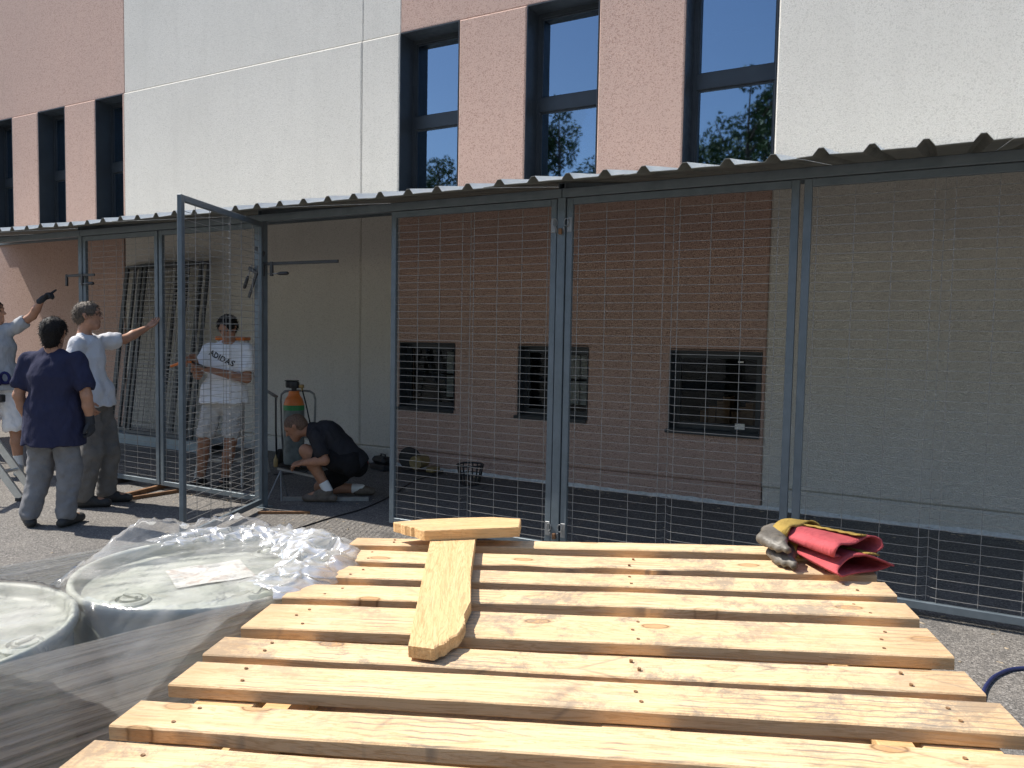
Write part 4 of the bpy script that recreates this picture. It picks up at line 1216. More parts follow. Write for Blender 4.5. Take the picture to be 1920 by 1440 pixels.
# ------------------------------------------------------------------ work gloves on the pallet
M['glove_red'] = m_cloth('glove_red', (0.36, 0.068, 0.076), 0.40)
M['glove_yellow'] = m_cloth('glove_yellow', (0.33, 0.225, 0.06), 0.5)
M['glove_leather'] = simple('glove_leather', (0.105, 0.092, 0.075), 0.55, 0, 0.35, 25, 0.003, 60)
def glove(label, s, t, h, rz, seed, up_=1.0):
    g = thing('work_glove', label, 'glove', group='pair of work gloves on the pallet', matrix=pal_matrix(s, t, h, rz))
    # local -x to +x: fingers to cuff mouth; y across; z up
    rs = random.Random(seed)
    def loft(name, x0, x1, fw_, fh, fz, mat, n=30, m=12, thick=0.0035, both=False):
        V = []; F = []
        for i in range(m + 1):
            u = i / m; x = x0 + (x1 - x0) * u
            w, hh, zc = fw_(u), fh(u), fz(u)
            for k in range(n):
                a = 2 * math.pi * k / n
                cy = math.copysign(abs(math.cos(a)) ** 0.8, math.cos(a)); sz = math.copysign(abs(math.sin(a)) ** 1.0, math.sin(a))
                zz = zc + hh * sz * (1 + 0.16 * math.sin(a * 3 + seed + u * 3))
                if sz > 0: zz += u * 0.010 * math.sin(cy * 3.2 + seed * 2) * up_
                V.append((x + 0.010 * math.sin(a * 2 + seed) * (u > 0.9), w * cy, max(zz, 0.0015)))
        for i in range(m):
            for k in range(n):
                k2 = (k + 1) % n
                F.append((i * n + k, i * n + k2, (i + 1) * n + k2, (i + 1) * n + k))
        o = mesh_obj(name, V, F, mat, g, True)
        so_ = o.modifiers.new('thick', 'SOLIDIFY'); so_.thickness = thick; so_.offset = -1 if not both else 1
        return o
    loft('cuff', -0.035, 0.125, lambda u: 0.046 + 0.026 * u, lambda u: 0.014 + 0.006 * u * up_, lambda u: 0.020 + 0.003 * u, M['glove_red'])
    loft('trim', -0.062, -0.020, lambda u: 0.050, lambda u: 0.020, lambda u: 0.0215, M['glove_yellow'], m=3, both=True)
    # palm folded over to the left of the cuff, fingers hooking back along it
    P = [prim((-0.045, -0.002, 0.020), (-0.062, -0.026, 0.019), 0.040, 0.034, ((0, 0, 1), 2.3), 0.02),
         prim((-0.062, -0.026, 0.019), (-0.040, -0.060, 0.016), 0.034, 0.030, ((0, 0, 1), 2.1), 0.02)]
    for i in range(4):
        q = -0.062 + 0.019 * i
        L = (0.040, 0.048, 0.045, 0.034)[i]
        P += [prim((q, -0.074, 0.017), (q + 0.014, -0.074 - L * 0.45, 0.016), 0.0112, 0.0108, None, 0.006),
              prim((q + 0.014, -0.074 - L * 0.45, 0.016), (q + 0.034, -0.072 - L * 0.62, 0.0100), 0.0108, 0.009, None, 0.004)]
    P += [prim((-0.070, -0.010, 0.016), (-0.098, -0.034, 0.013), 0.012, 0.010, None, 0.012), cut((0, 0, 0.001), (0, 0, -1))]
    sdf_mesh('palm', P, 0.004, M['glove_leather'], g, lambda Q: 0.0010 * fnoise(Q, 45, seed) + 0.0005 * fnoise(Q, 130, seed))
    # yellow strip sewn along the far side of the cuff
    V = []; F = []
    for i in range(17):
        u = i / 16; x = -0.036 + 0.150 * u
        w = 0.046 + 0.026 * max(0.0, u)
        for k, yy in enumerate((0.30, 0.52, 0.74)):
            hh = 0.014 + 0.006 * u * up_
            V.append((x, w * yy, 0.0205 + 0.003 * u + hh * math.sqrt(max(0.0, 1 - (yy * 0.97) ** 2)) * 1.12 + 0.0030 + 0.0010 * math.sin(i * 2.1 + k)))
    for i in range(16):
        for k in range(2):
            F.append((i * 3 + k, (i + 1) * 3 + k, (i + 1) * 3 + k + 1, i * 3 + k + 1))
    o = mesh_obj('sewn_strip', V, F, M['glove_yellow'], g, True)
    so_ = o.modifiers.new('thick', 'SOLIDIFY'); so_.thickness = 0.003
    return g
gdir = R(-62)
glove('lower red-cuffed work glove of the pair, resting on the slats', 0.506, -0.056, 0.002, gdir, 1.0, 0.6)
glove('upper red-cuffed work glove lying on top of the other', 0.486, -0.040, 0.0325, gdir + 0.12, 2.2, 0.8)

# ------------------------------------------------------------------ wrapped drums
def m_drum():
    t = NT('drum_plastic')
    v = t.coord(rnd=True)
    n = t.noise(v, 5, 5, 0.6)
    c = t.ramp(n, [(0.3, (0.44, 0.465, 0.42)), (0.7, (0.53, 0.555, 0.505))])
    st = t.noise(v, 9, 6, 0.7, 1.5)
    c = t.mix(t.math('MULTIPLY', t.ramp(st, [(0.55, 0.0), (0.7, 1.0)]), 0.35), c, (0.36, 0.33, 0.24))
    return t.done(c, 0.5, 0, t.bump(n, 0.002), 0.4)
M['drum'] = m_drum()
def m_label():
    t = NT('drum_label')
    v = t.coord()
    a = t.noise(v, 18, 5, 0.7, 1.2); b = t.noise(v, 70, 2)
    c = t.mix(t.ramp(a, [(0.50, 0.0), (0.60, 0.75)]), (0.82, 0.81, 0.77), (0.50, 0.36, 0.30))
    c = t.mix(t.ramp(b, [(0.66, 0.0), (0.72, 0.5)]), c, (0.25, 0.22, 0.22))
    return t.done(c, 0.6, 0, t.bump(a, 0.003), 0.3)
M['drum_label'] = m_label()
DR = 0.290
DC1 = Vector((-1.455, 1.205, 0)); DC2 = Vector((-1.601, 0.6435, 0))
DZ0 = 0.105; DH_ = 0.875          # drum stands on a low pallet
def drum(c, label, bungs, with_label):
    d = thing('drum', label, 'drum', (c.x, c.y, DZ0), group='wrapped drums')
    prof = [(0.0, 0.010), (DR - 0.030, 0.010), (DR - 0.022, 0.0), (DR - 0.004, 0.0), (DR - 0.004, 0.02), (DR - 0.010, 0.03)]
    for z in np.linspace(0.05, DH_ - 0.06, 36):
        prof.append((DR - 0.010 + 0.009 * (math.exp(-((z - 0.28) / 0.012) ** 2) + math.exp(-((z - 0.58) / 0.012) ** 2)), z))
    prof += [(DR - 0.012, DH_ - 0.035), (DR - 0.006, DH_ - 0.025), (DR - 0.002, DH_ - 0.018), (DR, DH_ - 0.008), (DR - 0.002, DH_), (DR - 0.010, DH_ + 0.001), (DR - 0.016, DH_ - 0.004), (DR - 0.019, DH_ - 0.018),
             (DR - 0.024, DH_ - 0.025), (DR - 0.06, DH_ - 0.024), (DR - 0.065, DH_ - 0.021), (0.10, DH_ - 0.018), (0.0005, DH_ - 0.016)]
    mb = MB(); mb.lathe([(max(r, 0.0005), z) for r, z in prof], 72)
    mb.build('shell', M['drum'], d, True)
    for (x, y) in bungs:
        b = MB().lathe([(0.040, -0.004), (0.040, 0.004), (0.034, 0.008), (0.030, 0.008), (0.029, 0.002), (0.022, 0.002), (0.021, 0.010), (0.016, 0.011), (0.002, 0.010)], 28, (0, 0, 0))
        b.box((-0.019, -0.004, 0.006), (0.019, 0.004, 0.016), bev=0.001)
        o = b.build('bung', M['drum'], d); o.location = (x, y, DH_ - 0.021)
        o.rotation_euler = (0, 0, x * 9)
    if with_label:
        V = []; F = []
        n, m = 12, 9
        for j in range(m + 1):
            for i in range(n + 1):
                x = -0.085 + 0.17 * i / n; y = -0.075 + 0.15 * j / m
                V.append((x, y, 0.0012 * math.sin(x * 60) * math.sin(y * 47 + 1) + 0.0015))
        for j in range(m):
            for i in range(n):
                F.append((j * (n + 1) + i, j * (n + 1) + i + 1, (j + 1) * (n + 1) + i + 1, (j + 1) * (n + 1) + i))
        o = mesh_obj('paper_label', V, F, M['drum_label'], d); o.location = (0.0, 0.0, DH_ - 0.0155); o.rotation_euler = (0, 0, R(62))
    return d
drum(DC1, 'grey-green drum with a paper label on its lid, under plastic film', [(0.005, -0.205), (-0.02, 0.20)], True)
drum(DC2, 'grey drum without a label at the left edge, under plastic film', [(0.205, 0.115), (-0.19, -0.12)], False)
dp = thing('wooden_pallet', 'low pallet carrying the two wrapped drums', 'pallet', ((DC1.x + DC2.x) / 2, (DC1.y + DC2.y) / 2, 0), math.atan2(DC1.y - DC2.y, DC1.x - DC2.x))
for i in range(6):
    y = -0.29 + 0.102 * i
    MB().box((-0.58, y, 0.084), (0.58, y + 0.085, 0.1045), bev=0.002).build('slat', M['pine_old'], dp)
for x in (-0.52, 0.0, 0.52):
    MB().box((x - 0.05, -0.29, 0.0), (x + 0.05, 0.305, 0.0835), bev=0.002).build('bearer', M['pine_old'], dp)

def m_film(name, lo, hi, r0, r1, streak, bumpd, rough=0.14, trans=0.25, nscale=4.0, detail=6, shine=0.9):
    t = NT(name)
    uv = t.node('ShaderNodeTexCoord').outputs['UV']
    mp = t.node('ShaderNodeMapping'); t.l.new(uv, mp.inputs['Vector']); mp.inputs['Scale'].default_value = streak
    mp.inputs['Rotation'].default_value = (0, 0, R(14) if streak[0] != streak[1] else 0)
    n = t.noise(mp.outputs[0], nscale, detail, 0.68, 0.6)
    n2 = t.noise(uv, 22.0, 4, 0.6, 2.0)
    h = t.math('ADD', n, t.math('MULTIPLY', n2, 0.35))
    nm = t.bump(h, bumpd, 1.0)
    tr = t.node('ShaderNodeBsdfTransparent'); tr.inputs[0].default_value = (0.97, 0.97, 0.965, 1)
    df = t.node('ShaderNodeBsdfDiffuse'); df.inputs[0].default_value = (0.80, 0.775, 0.735, 1)
    tl = t.node('ShaderNodeBsdfTranslucent'); tl.inputs[0].default_value = (0.75, 0.75, 0.73, 1)
    gl = t.node('ShaderNodeBsdfGlossy'); gl.inputs['Roughness'].default_value = rough
    for x in (df, gl): t.l.new(nm, x.inputs['Normal'])
    fac = t.ramp(n, [(r0, lo), (r1, hi)])
    m0 = t.node('ShaderNodeMixShader'); m0.inputs[0].default_value = trans; t.l.new(df.outputs[0], m0.inputs[1]); t.l.new(tl.outputs[0], m0.inputs[2])
    m1 = t.node('ShaderNodeMixShader'); t.l.new(fac, m1.inputs[0]); t.l.new(tr.outputs[0], m1.inputs[1]); t.l.new(m0.outputs[0], m1.inputs[2])
    fr = t.node('ShaderNodeFresnel'); fr.inputs[0].default_value = 1.5; t.l.new(nm, fr.inputs['Normal'])
    m2 = t.node('ShaderNodeMixShader'); t.l.new(t.math('MULTIPLY', fr.outputs[0], shine), m2.inputs[0]); t.l.new(m1.outputs[0], m2.inputs[1]); t.l.new(gl.outputs[0], m2.inputs[2])
    t.l.new(m2.outputs[0], t.out.inputs[0])
    return t.m
M['film_side'] = m_film('film_side', 0.20, 0.72, 0.40, 0.66, (0.22, 16.0, 1.0), 0.012, 0.16, 0.15, 4.0, 8)
M['film_top'] = m_film('film_top', 0.06, 0.55, 0.42, 0.68, (1.0, 1.01, 1.0), 0.0022, 0.12, 0.3, 2.6, 5)
M['film_roll'] = m_film('film_roll', 0.50, 0.88, 0.35, 0.65, (2.5, 2.5, 1.0), 0.0012, 0.22, 0.5, shine=0.45)

FILM = thing('stretch_film', 'clear stretch film wrapped around the two drums', 'plastic film', ((DC1.x + DC2.x) / 2, (DC1.y + DC2.y) / 2, 0))
fc = Vector(FILM.location)
axd = (DC1 - DC2).normalized(); sdv = Vector((axd.y, -axd.x, 0))     # sdv points to the pallet stack
def stadium(u, r):
    """point and outward normal at arc parameter u in 0..1 around both drums"""
    half = (DC1 - DC2).length / 2
    per = 4 * half + 2 * math.pi * r
    s = (u % 1.0) * per
    if s < 2 * half: return axd * (-half + s) + sdv * r, sdv
    s -= 2 * half
    if s < math.pi * r:
        a = s / r; n = sdv * math.cos(a) + axd * math.sin(a); return axd * half + n * r, n
    s -= math.pi * r
    if s < 2 * half: return axd * (half - s) - sdv * r, -sdv
    s -= 2 * half
    a = s / r; n = -sdv * math.cos(a) - axd * math.sin(a); return -axd * half + n * r, n
TOPZ = DZ0 + DH_
def film_side():
    N, K = 260, 26
    V = []; UV = []
    for j in range(K + 1):
        v = j / K; z = 0.11 + (TOPZ + 0.008 - 0.11) * v
        for i in range(N + 1):
            u = i / N
            p, n = stadium(u + 0.72, DR + 0.007)
            d = 0.0025 * math.sin(z * 60 + u * 40) * math.sin(u * 90 + z * 11) + 0.002 * math.sin(z * 140 - u * 60)
            p = p + n * d
            V.append((p.x, p.y, z)); UV.append((u * 3.0, z))
    F = [(j * (N + 1) + i, j * (N + 1) + i + 1, (j + 1) * (N + 1) + i + 1, (j + 1) * (N + 1) + i) for j in range(K) for i in range(N)]
    return V, UV, F
def with_uv(name, V, UV, F, mat, parent):
    o = mesh_obj(name, V, F, mat, parent, True)
    l = o.data.uv_layers.new(name='UVMap')
    for k, lp in enumerate(o.data.loops): l.data[k].uv = UV[lp.vertex_index]
    return o
with_uv('side_wrap', *film_side(), M['film_side'], FILM)
def vnoise(x, y, s=0.0):
    return (math.sin(x * 1.9 + 1.7 * math.sin(y * 1.1 + s) + s) + math.sin(y * 2.3 + 1.5 * math.sin(x * 1.4 - s)) + 0.6 * math.sin(x * 4.1 - y * 3.7 + s * 2)) / 2.6
def film_top():
    """sheet pulled over the lids, sagging between the drums, creased along the rim"""
    N, K = 300, 34
    V = []; UV = []
    for j in range(K + 1):
        f = j / K                     # 0 rim .. 1 centre line
        for i in range(N + 1):
            u = i / N
            p, n = stadium(u, DR + 0.007)
            # contract towards the line joining the drum centres
            half = (DC1 - DC2).length / 2
            a = max(-half, min(half, p.dot(axd)))
            q = axd * a
            x = p.lerp(q, f)
            d1 = (x + fc - DC1); d1.z = 0; d2 = (x + fc - DC2); d2.z = 0
            onlid = min(d1.length, d2.length) < DR
            gap = max(0.0, min(d1.length, d2.length) - DR)
            z = TOPZ + 0.006 - min(0.16, gap * 1.4)
            back = max(0.0, -n.dot(sdv)) * (1 - abs(a) / half * 0.2)
            edge = math.exp(-(f / 0.16) ** 2)
            z += edge * (0.010 + 0.010 * vnoise(u * 130, f * 14) + 0.006 * vnoise(u * 320, f * 30, 2))
            # the loose flap standing up along the far side
            z += edge * back * (0.035 + 0.03 * math.sin(u * 40) ** 2)
            z += (1 - edge) * 0.0012 * (1 + vnoise(x.x * 26, x.y * 22, 1.0))
            z += 0.0012 * edge * vnoise(x.x * 130, x.y * 150, 4.0)
            if f > 0.97: z = z
            V.append((x.x, x.y, max(z, TOPZ - 0.16))); UV.append((x.x * 1.3, x.y * 1.3))
    F = [(j * (N + 1) + i, j * (N + 1) + i + 1, (j + 1) * (N + 1) + i + 1, (j + 1) * (N + 1) + i) for j in range(K) for i in range(N)]
    return V, UV, F
with_uv('top_wrap', *film_top(), M['film_top'], FILM)
def ridged(x, y, sd):
    v = 0.0; a = 0.55; f = 1.0
    for k in range(3):
        v += a * (1 - 2.0 * math.sqrt(vnoise(x * f, y * f, sd + k * 1.7) ** 2 + 0.02))
        a *= 0.42; f *= 1.9
    return v
def film_roll(u0, u1, hgt, wid, seed, lift):
    """loose crumpled film pushed up along the rim"""
    N, K = 300, 64
    V = []; UV = []
    for i in range(N + 1):
        w = i / N; u = u0 + (u1 - u0) * w
        env = math.sin(math.pi * min(1, max(0, w * 0.96 + 0.02))) ** 0.5
        for k in range(K + 1):
            v = -1 + 2 * k / K
            p, n = stadium(u + 0.004 * vnoise(w * 30, v * 3, seed), DR - 0.035)
            q = p + n * (v * wid * (0.75 + 0.25 * env) + 0.010 * vnoise(w * 22, v * 4, seed + 3))
            r_ = ridged(w * 4.5 + v * 1.3, v * 0.9 - w * 3, seed)
            z = env * (1 - v * v) ** 0.7 * hgt * (0.55 + 0.55 * r_) + 0.0010 * ridged(w * 16 + v * 3, v * 4, seed + 5) * env
            V.append((q.x, q.y, TOPZ + lift + max(z, -0.004) + 0.006)); UV.append((w * 1.2, k / K * 0.4))
    F = [(i * (K + 1) + k, (i + 1) * (K + 1) + k, (i + 1) * (K + 1) + k + 1, i * (K + 1) + k + 1) for i in range(N) for k in range(K)]
    with_uv('bunched_film', V, UV, F, M['film_roll'], FILM)
def u_at(ang):
    """arc parameter on the far drum's half circle; ang from the stack side"""
    half = (DC1 - DC2).length / 2; r = DR; per = 4 * half + 2 * math.pi * r
    return (2 * half + ang * r) / per
film_roll(u_at(R(6)), u_at(R(118)), 0.052, 0.095, 1.0, 0.003)
film_roll(u_at(R(95)), u_at(R(185)), 0.030, 0.052, 2.7, 0.002)

# ------------------------------------------------------------------ spare mesh panels and their rest
rest = thing('steel_beam', 'pale steel channel on the ground carrying the spare mesh panels', 'beam', (-9.30, 6.70, 0))
mb = MB(); mb.box((-1.35, -0.10, 0.0), (1.35, -0.094, 0.13)); mb.box((-1.35, -0.094, 0.124), (1.35, 0.16, 0.13)); mb.box((-1.35, 0.16, 0.0), (1.35, 0.166, 0.13))
mb.build('channel', simple('pale_steel', (0.27, 0.33, 0.38), 0.4, 0.5, 0.1, 10), rest)
M['shaded_frame'] = simple('shaded_frame', (0.055, 0.062, 0.070), 0.5, 0.2, 0.2, 10)  # frame steel with the shade under the roof put into its colour
SP = [(-10.46, 1.17, 6.90, 7.205, 'spare mesh panel leaning on the wall, rearmost of six'), (-10.36, 1.318, 6.855, 7.155, 'spare mesh panel leaning on the wall, fifth from the front'),
      (-10.12, 1.17, 6.81, 7.110, 'spare mesh panel leaning on the wall, fourth from the front'), (-9.94, 1.318, 6.765, 7.065, 'spare mesh panel leaning on the wall, third from the front'),
      (-9.86, 1.42, 6.72, 7.020, 'spare mesh panel leaning on the wall, second from the front'), (-9.70, 1.17, 6.675, 6.975, 'spare mesh panel leaning on the wall, frontmost of six')]
for x, w, yb, yt, lab in SP:
    hgt = 2.36
    a = math.asin((yt - yb) / hgt)
    t = thing('mesh_panel', lab, 'panel', group='spare panels leaning on the wall', matrix=TR(x, yb, 0.135, 0, -a))
    fm, me = LEAF.setdefault((w, hgt), leaf_meshes(w, hgt))
    fo = link(bpy.data.objects.new('panel_frame', fm), t); fo.data.materials.clear(); fo.data.materials.append(M['shaded_frame'])
    k = link(bpy.data.objects.new('wire_mesh', me), t); k['kind'] = 'stuff'

# ------------------------------------------------------------------ gas cylinder and trolley
gx, gy = -6.33, 6.40
gc = thing('gas_cylinder', 'grey gas cylinder with orange shoulder and green band behind the crouching man', 'gas cylinder', (gx, gy, 0.06), 0.50322)
MB().lathe([(0.10, 0.0), (0.112, 0.01), (0.115, 0.03), (0.115, 0.615), (0.0005, 0.616)], 40).build('body', M['cyl_grey'], gc, False)
MB().lathe([(0.1152, 0.6165), (0.1152, 0.665), (0.114, 0.672), (0.0005, 0.673)], 40).build('green_band', M['green'], gc)
MB().lathe([(0.113, 0.6735), (0.108, 0.70), (0.094, 0.74), (0.070, 0.775), (0.060, 0.80), (0.058, 0.83), (0.0005, 0.831)], 40).build('shoulder', M['orange'], gc, False)
vc = MB().lathe([(0.030, 0.8315), (0.030, 0.86), (0.055, 0.862), (0.060, 0.90), (0.055, 0.935), (0.0005, 0.936)], 24)
vc.box((-0.085, -0.05, 0.868), (0.02, 0.05, 0.945), bev=0.012); vc.box((-0.095, -0.045, 0.940), (0.045, 0.045, 0.95), bev=0.003)
vc.build('valve_cap', M['black_plastic'], gc)
rg = MB().lathe([(0.026, -0.02), (0.030, -0.01), (0.030, 0.01), (0.026, 0.02)], 20, (0.085, -0.01, 0.885)); rg.tube([(0.03, 0, 0.87), (0.085, -0.01, 0.885), (0.10, -0.02, 0.84)], 0.012, 8)
rg.build('regulator', simple('brass', (0.45, 0.32, 0.14), 0.35, 0.9, 0.1), gc)
hs = MB().tube([(0.10, -0.02, 0.84), (0.14, -0.03, 0.70), (0.20, -0.05, 0.45), (0.26, -0.10, 0.20), (0.30, -0.18, 0.02), (0.20, -0.30, -0.045), (-0.1, -0.42, -0.048)], 0.008, 8)
hs.build('hose', M['black_rubber'], gc, True)
ct = thing('cylinder_trolley', 'tubular steel trolley holding the gas cylinder', 'trolley', (gx, gy, 0), 0.50322)
cm = MB().tube([(0.16, 0.17, 0.06), (0.19, 0.165, 0.40), (0.20, 0.16, 0.78), (0.185, 0.15, 0.85), (0.14, 0.14, 0.88), (0.0, 0.14, 0.885), (-0.14, 0.14, 0.875), (-0.19, 0.15, 0.84), (-0.2, 0.16, 0.78), (-0.19, 0.165, 0.40), (-0.16, 0.17, 0.06)], 0.013, 10)
cm.tube([(-0.16, 0.15, 0.35), (0.16, 0.15, 0.35)], 0.010, 8)
cm.build('frame', M['galv'], ct, True)
MB().box((-0.17, -0.13, 0.045), (0.17, 0.19, 0.0585), bev=0.002).build('foot_plate', M['oiled_steel'], ct)
for s in (-1, 1):
    w = MB().lathe([(0.03, -0.02), (0.10, -0.02), (0.10, 0.02), (0.03, 0.02)], 24); o = w.build('wheel', M['black_rubber'], ct)
    o.location = (s * 0.215, 0.19, 0.10); o.rotation_euler = (0, R(90), 0)
hb = MB().tube([(-0.20, 0.02, 0.035), (-0.205, 0.0, 0.45), (-0.20, -0.02, 0.80), (-0.19, -0.02, 0.83)], 0.011, 8); hb.build('upright', M['black_plastic'], ct, True)
MB().tube([(-0.365, -0.06, 0.935), (-0.18, -0.02, 0.815)], 0.017, 10).build('handle', M['galv'], ct, True)

# ------------------------------------------------------------------ step ladder inside (orange cap)
lx, ly = -6.42, 5.62
sl_ = thing('step_ladder', 'step ladder with an orange top cap standing inside the cage', 'ladder', (lx, ly, 0), 0.50322)
for s in (-1, 1):
    for f in (-1, 1):
        mb = MB().tube([(s * 0.24, f * 0.42, 0.0), (s * 0.13, f * 0.05, 1.46)], 0.016, 6); mb.build('stile', M['alu'], sl_)
for i in range(5):
    z = 0.25 + 0.25 * i; q = 1 - z / 1.46
    MB().box((-(0.13 + 0.11 * q), -(0.05 + 0.37 * q) - 0.03, z - 0.012), ((0.13 + 0.11 * q), -(0.05 + 0.37 * q) + 0.03, z + 0.012), bev=0.003).build('tread', M['alu'], sl_)
MB().box((-0.155, -0.09, 1.455), (0.155, 0.09, 1.495), bev=0.008).build('top_cap', M['orange'], sl_)

# ------------------------------------------------------------------ aluminium ladder at the left edge
al = thing('aluminium_ladder', 'aluminium folding ladder at the left edge behind the man in navy', 'ladder', (-8.25, 3.19, 0), 0.50322)
AX = 1.37
for f in (0.0, 0.20):
    for s in (-1, 1):
        y = f
        a = Vector((s * AX * 0.97, y, 0.03)); b = Vector((s * 0.03, y, 1.85))
        d = (b - a).normalized(); n = Vector((d.z, 0, -d.x)) * 0.032; w = Vector((0, 0.012, 0))
        V = [a - n - w, a + n - w, a + n + w, a - n + w, b - n - w, b + n - w, b + n + w, b - n + w]
        MB().add([tuple(v) for v in V], [(0, 1, 2, 3), (7, 6, 5, 4), (0, 4, 5, 1), (1, 5, 6, 2), (2, 6, 7, 3), (3, 7, 4, 0)]).build('stile', M['alu'], al)
        MB().box((s * AX * 0.97 - 0.04, y - 0.018, 0.0), (s * AX * 0.97 + 0.04, y + 0.018, 0.03), bev=0.004).build('foot', M['black_rubber'], al)
for s in (-1, 1):
    for i in range(6):
        q = (i + 0.8) / 6.6; x = s * (AX * 0.97 + (0.03 - AX * 0.97) * q); z = 0.03 + 1.82 * q
        MB().tube([(x, 0.013, z), (x, 0.187, z)], 0.015, 8).build('rung', M['alu'], al)

# ------------------------------------------------------------------ steel tubes and rods on the ground
def sq_tube(name, label, a, b, w, mat, h0=0.0, wall=0.003, group='offcuts of tube on the ground'):
    a = Vector(a); b = Vector(b); d = (b - a); L = d.length; rz = math.atan2(d.y, d.x)
    t = thing(name, label, 'steel tube', (a.x, a.y, h0), rz, group)
    mb = MB()
    for (y0, y1, z0, z1) in ((-w / 2, -w / 2 + wall, 0, w), (w / 2 - wall, w / 2, 0, w), (-w / 2 + wall, w / 2 - wall, 0, wall), (-w / 2 + wall, w / 2 - wall, w - wall, w)):
        mb.box((0, y0, z0), (L, y1, z1))
    mb.box((L * 0.5, -w / 2 + wall, wall), (L * 0.5 + 0.002, w / 2 - wall, w - wall))
    mb.build('tube', mat, t)
    return t
sq_tube('steel_tube', 'rusty square tube with its open end towards the yard', (-6.475, 4.44), (-6.62, 5.06), 0.040, M['rust'])
sq_tube('steel_tube', 'longer rust-brown tube beside the open mesh door', (-6.345, 4.36), (-6.27, 4.93), 0.030, M['rust'])
sq_tube('steel_tube', 'dark oily tube end under the cage behind the boots', (-7.13, 4.60), (-7.17, 5.05), 0.042, M['oiled_steel'])
sq_tube('steel_tube', 'flat steel bar by the foot of the open door', (-4.98, 4.62), (-4.62, 4.86), 0.022, M['rust'])
o = MB().tube([(-6.40, 4.27, 0.004), (-6.28, 4.40, 0.004)], 0.004, 6).build('steel_rod', M['oiled_steel']); tag(o, 'thin dark rod lying beside the brown boot of the glasses man', 'rod')
sq_tube('steel_tube', 'pale square tube lying under the crouching man', (-5.20, 5.12), (-4.55, 5.55), 0.035, M['galv'], 0.0)
# tube being worked on, resting on a small stand
wt = thing('tube_stand', 'small folding stand with clamped tube in front of the crouching man', 'stand', (-5.18, 5.22, 0), 0.50322)
MB().tube([(-0.13, -0.02, 0.285), (0.22, -0.06, 0.225)], 0.014, 4).build('tube', M['galv'], wt)
for s in (-1, 1):
    MB().tube([(-0.13 + s * 0.06, -0.14 + 0.03 * s, 0.0), (-0.10, -0.03, 0.270)], 0.007, 6).build('leg', M['galv'], wt)
MB().tube([(-0.08, 0.12, 0.0), (-0.10, -0.03, 0.270)], 0.007, 6).build('leg', M['galv'], wt)
MB().lathe([(0.012, 0.0), (0.020, 0.01), (0.020, 0.07), (0.008, 0.10), (0.003, 0.12)], 14, (-0.15, -0.02, 0.298)).build('handle', M['yellow'], wt, True)

# ------------------------------------------------------------------ clamps
def f_clamp(label, loc, rz, L, jaw, rx=0.0, flip=1):
    t = thing('bar_clamp', label, 'clamp', group='clamps on the cage posts', matrix=TR(loc[0], loc[1], loc[2], rz) @ Matrix.Rotation(rx, 4, 'Y'))
    MB().box((-0.02, -0.006, -0.013), (L, 0.006, 0.013), bev=0.002).build('bar', M['black_plastic'], t)
    MB().box((-0.035, -0.010, -0.105 * flip if flip > 0 else -0.015), (-0.005, 0.010, 0.015 if flip > 0 else 0.105), bev=0.004).build('fixed_jaw', M['black_plastic'], t)
    MB().box((jaw - 0.012, -0.011, -0.105 if flip > 0 else -0.017), (jaw + 0.020, 0.011, 0.017 if flip > 0 else 0.105), bev=0.004).build('sliding_jaw', M['black_plastic'], t)
    z = -0.085 if flip > 0 else 0.085
    MB().tube([(jaw - 0.035, 0, z), (jaw + 0.08, 0, z)], 0.006, 8).build('screw', M['galv'], t)
    MB().tube([(jaw + 0.07, 0, z), (jaw + 0.10, 0, z), (jaw + 0.18, 0, z), (jaw + 0.19, 0, z)], [0.008, 0.015, 0.015, 0.009], 10).build('handle', M['black_plastic'], t, True)
    return t
f_clamp('bar clamp on the doorway post with its long bar pointing right', (-5.08, DC - 0.045, 2.125), R(2), 0.80, 0.075)
f_clamp('bar clamp gripping the left post above the glasses man', (-7.90, DC - 0.05, 2.09), R(0), 0.45, 0.24)
f_clamp('bar clamp hanging slantwise behind the open door', (-5.10, DC - 0.05, 2.20), R(0), 0.40, 0.16, R(115))

# ------------------------------------------------------------------ tools on the cage floor
def chop_saw():
    t = thing('cut_off_saw', 'yellow and black cut-off saw on the cage floor by the wall', 'power tool', (-5.02, 7.00, 0), R(8))
    MB().box((-0.24, -0.13, 0.0), (0.24, 0.13, 0.03), bev=0.006).build('base', M['black_plastic'], t)
    MB().tube([(0.0, -0.10, 0.13), (0.0, 0.11, 0.13)], 0.075, 20).build('motor', M['yellow'], t)
    MB().lathe([(0.02, -0.012), (0.125, -0.012), (0.13, 0), (0.125, 0.012), (0.02, 0.012)], 28).build('blade_guard', M['black_plastic'], t).matrix_local = TR(-0.12, -0.02, 0.16, 0, R(90))
    MB().tube([(0.02, 0, 0.18), (-0.05, 0, 0.26), (-0.16, 0.02, 0.255), (-0.25, 0.03, 0.17)], [0.014, 0.016, 0.016, 0.012], 10).build('handle', M['black_plastic'], t, True)
    MB().box((0.12, -0.08, 0.03), (0.22, 0.08, 0.085), bev=0.01).build('vice', M['yellow'], t)
chop_saw()
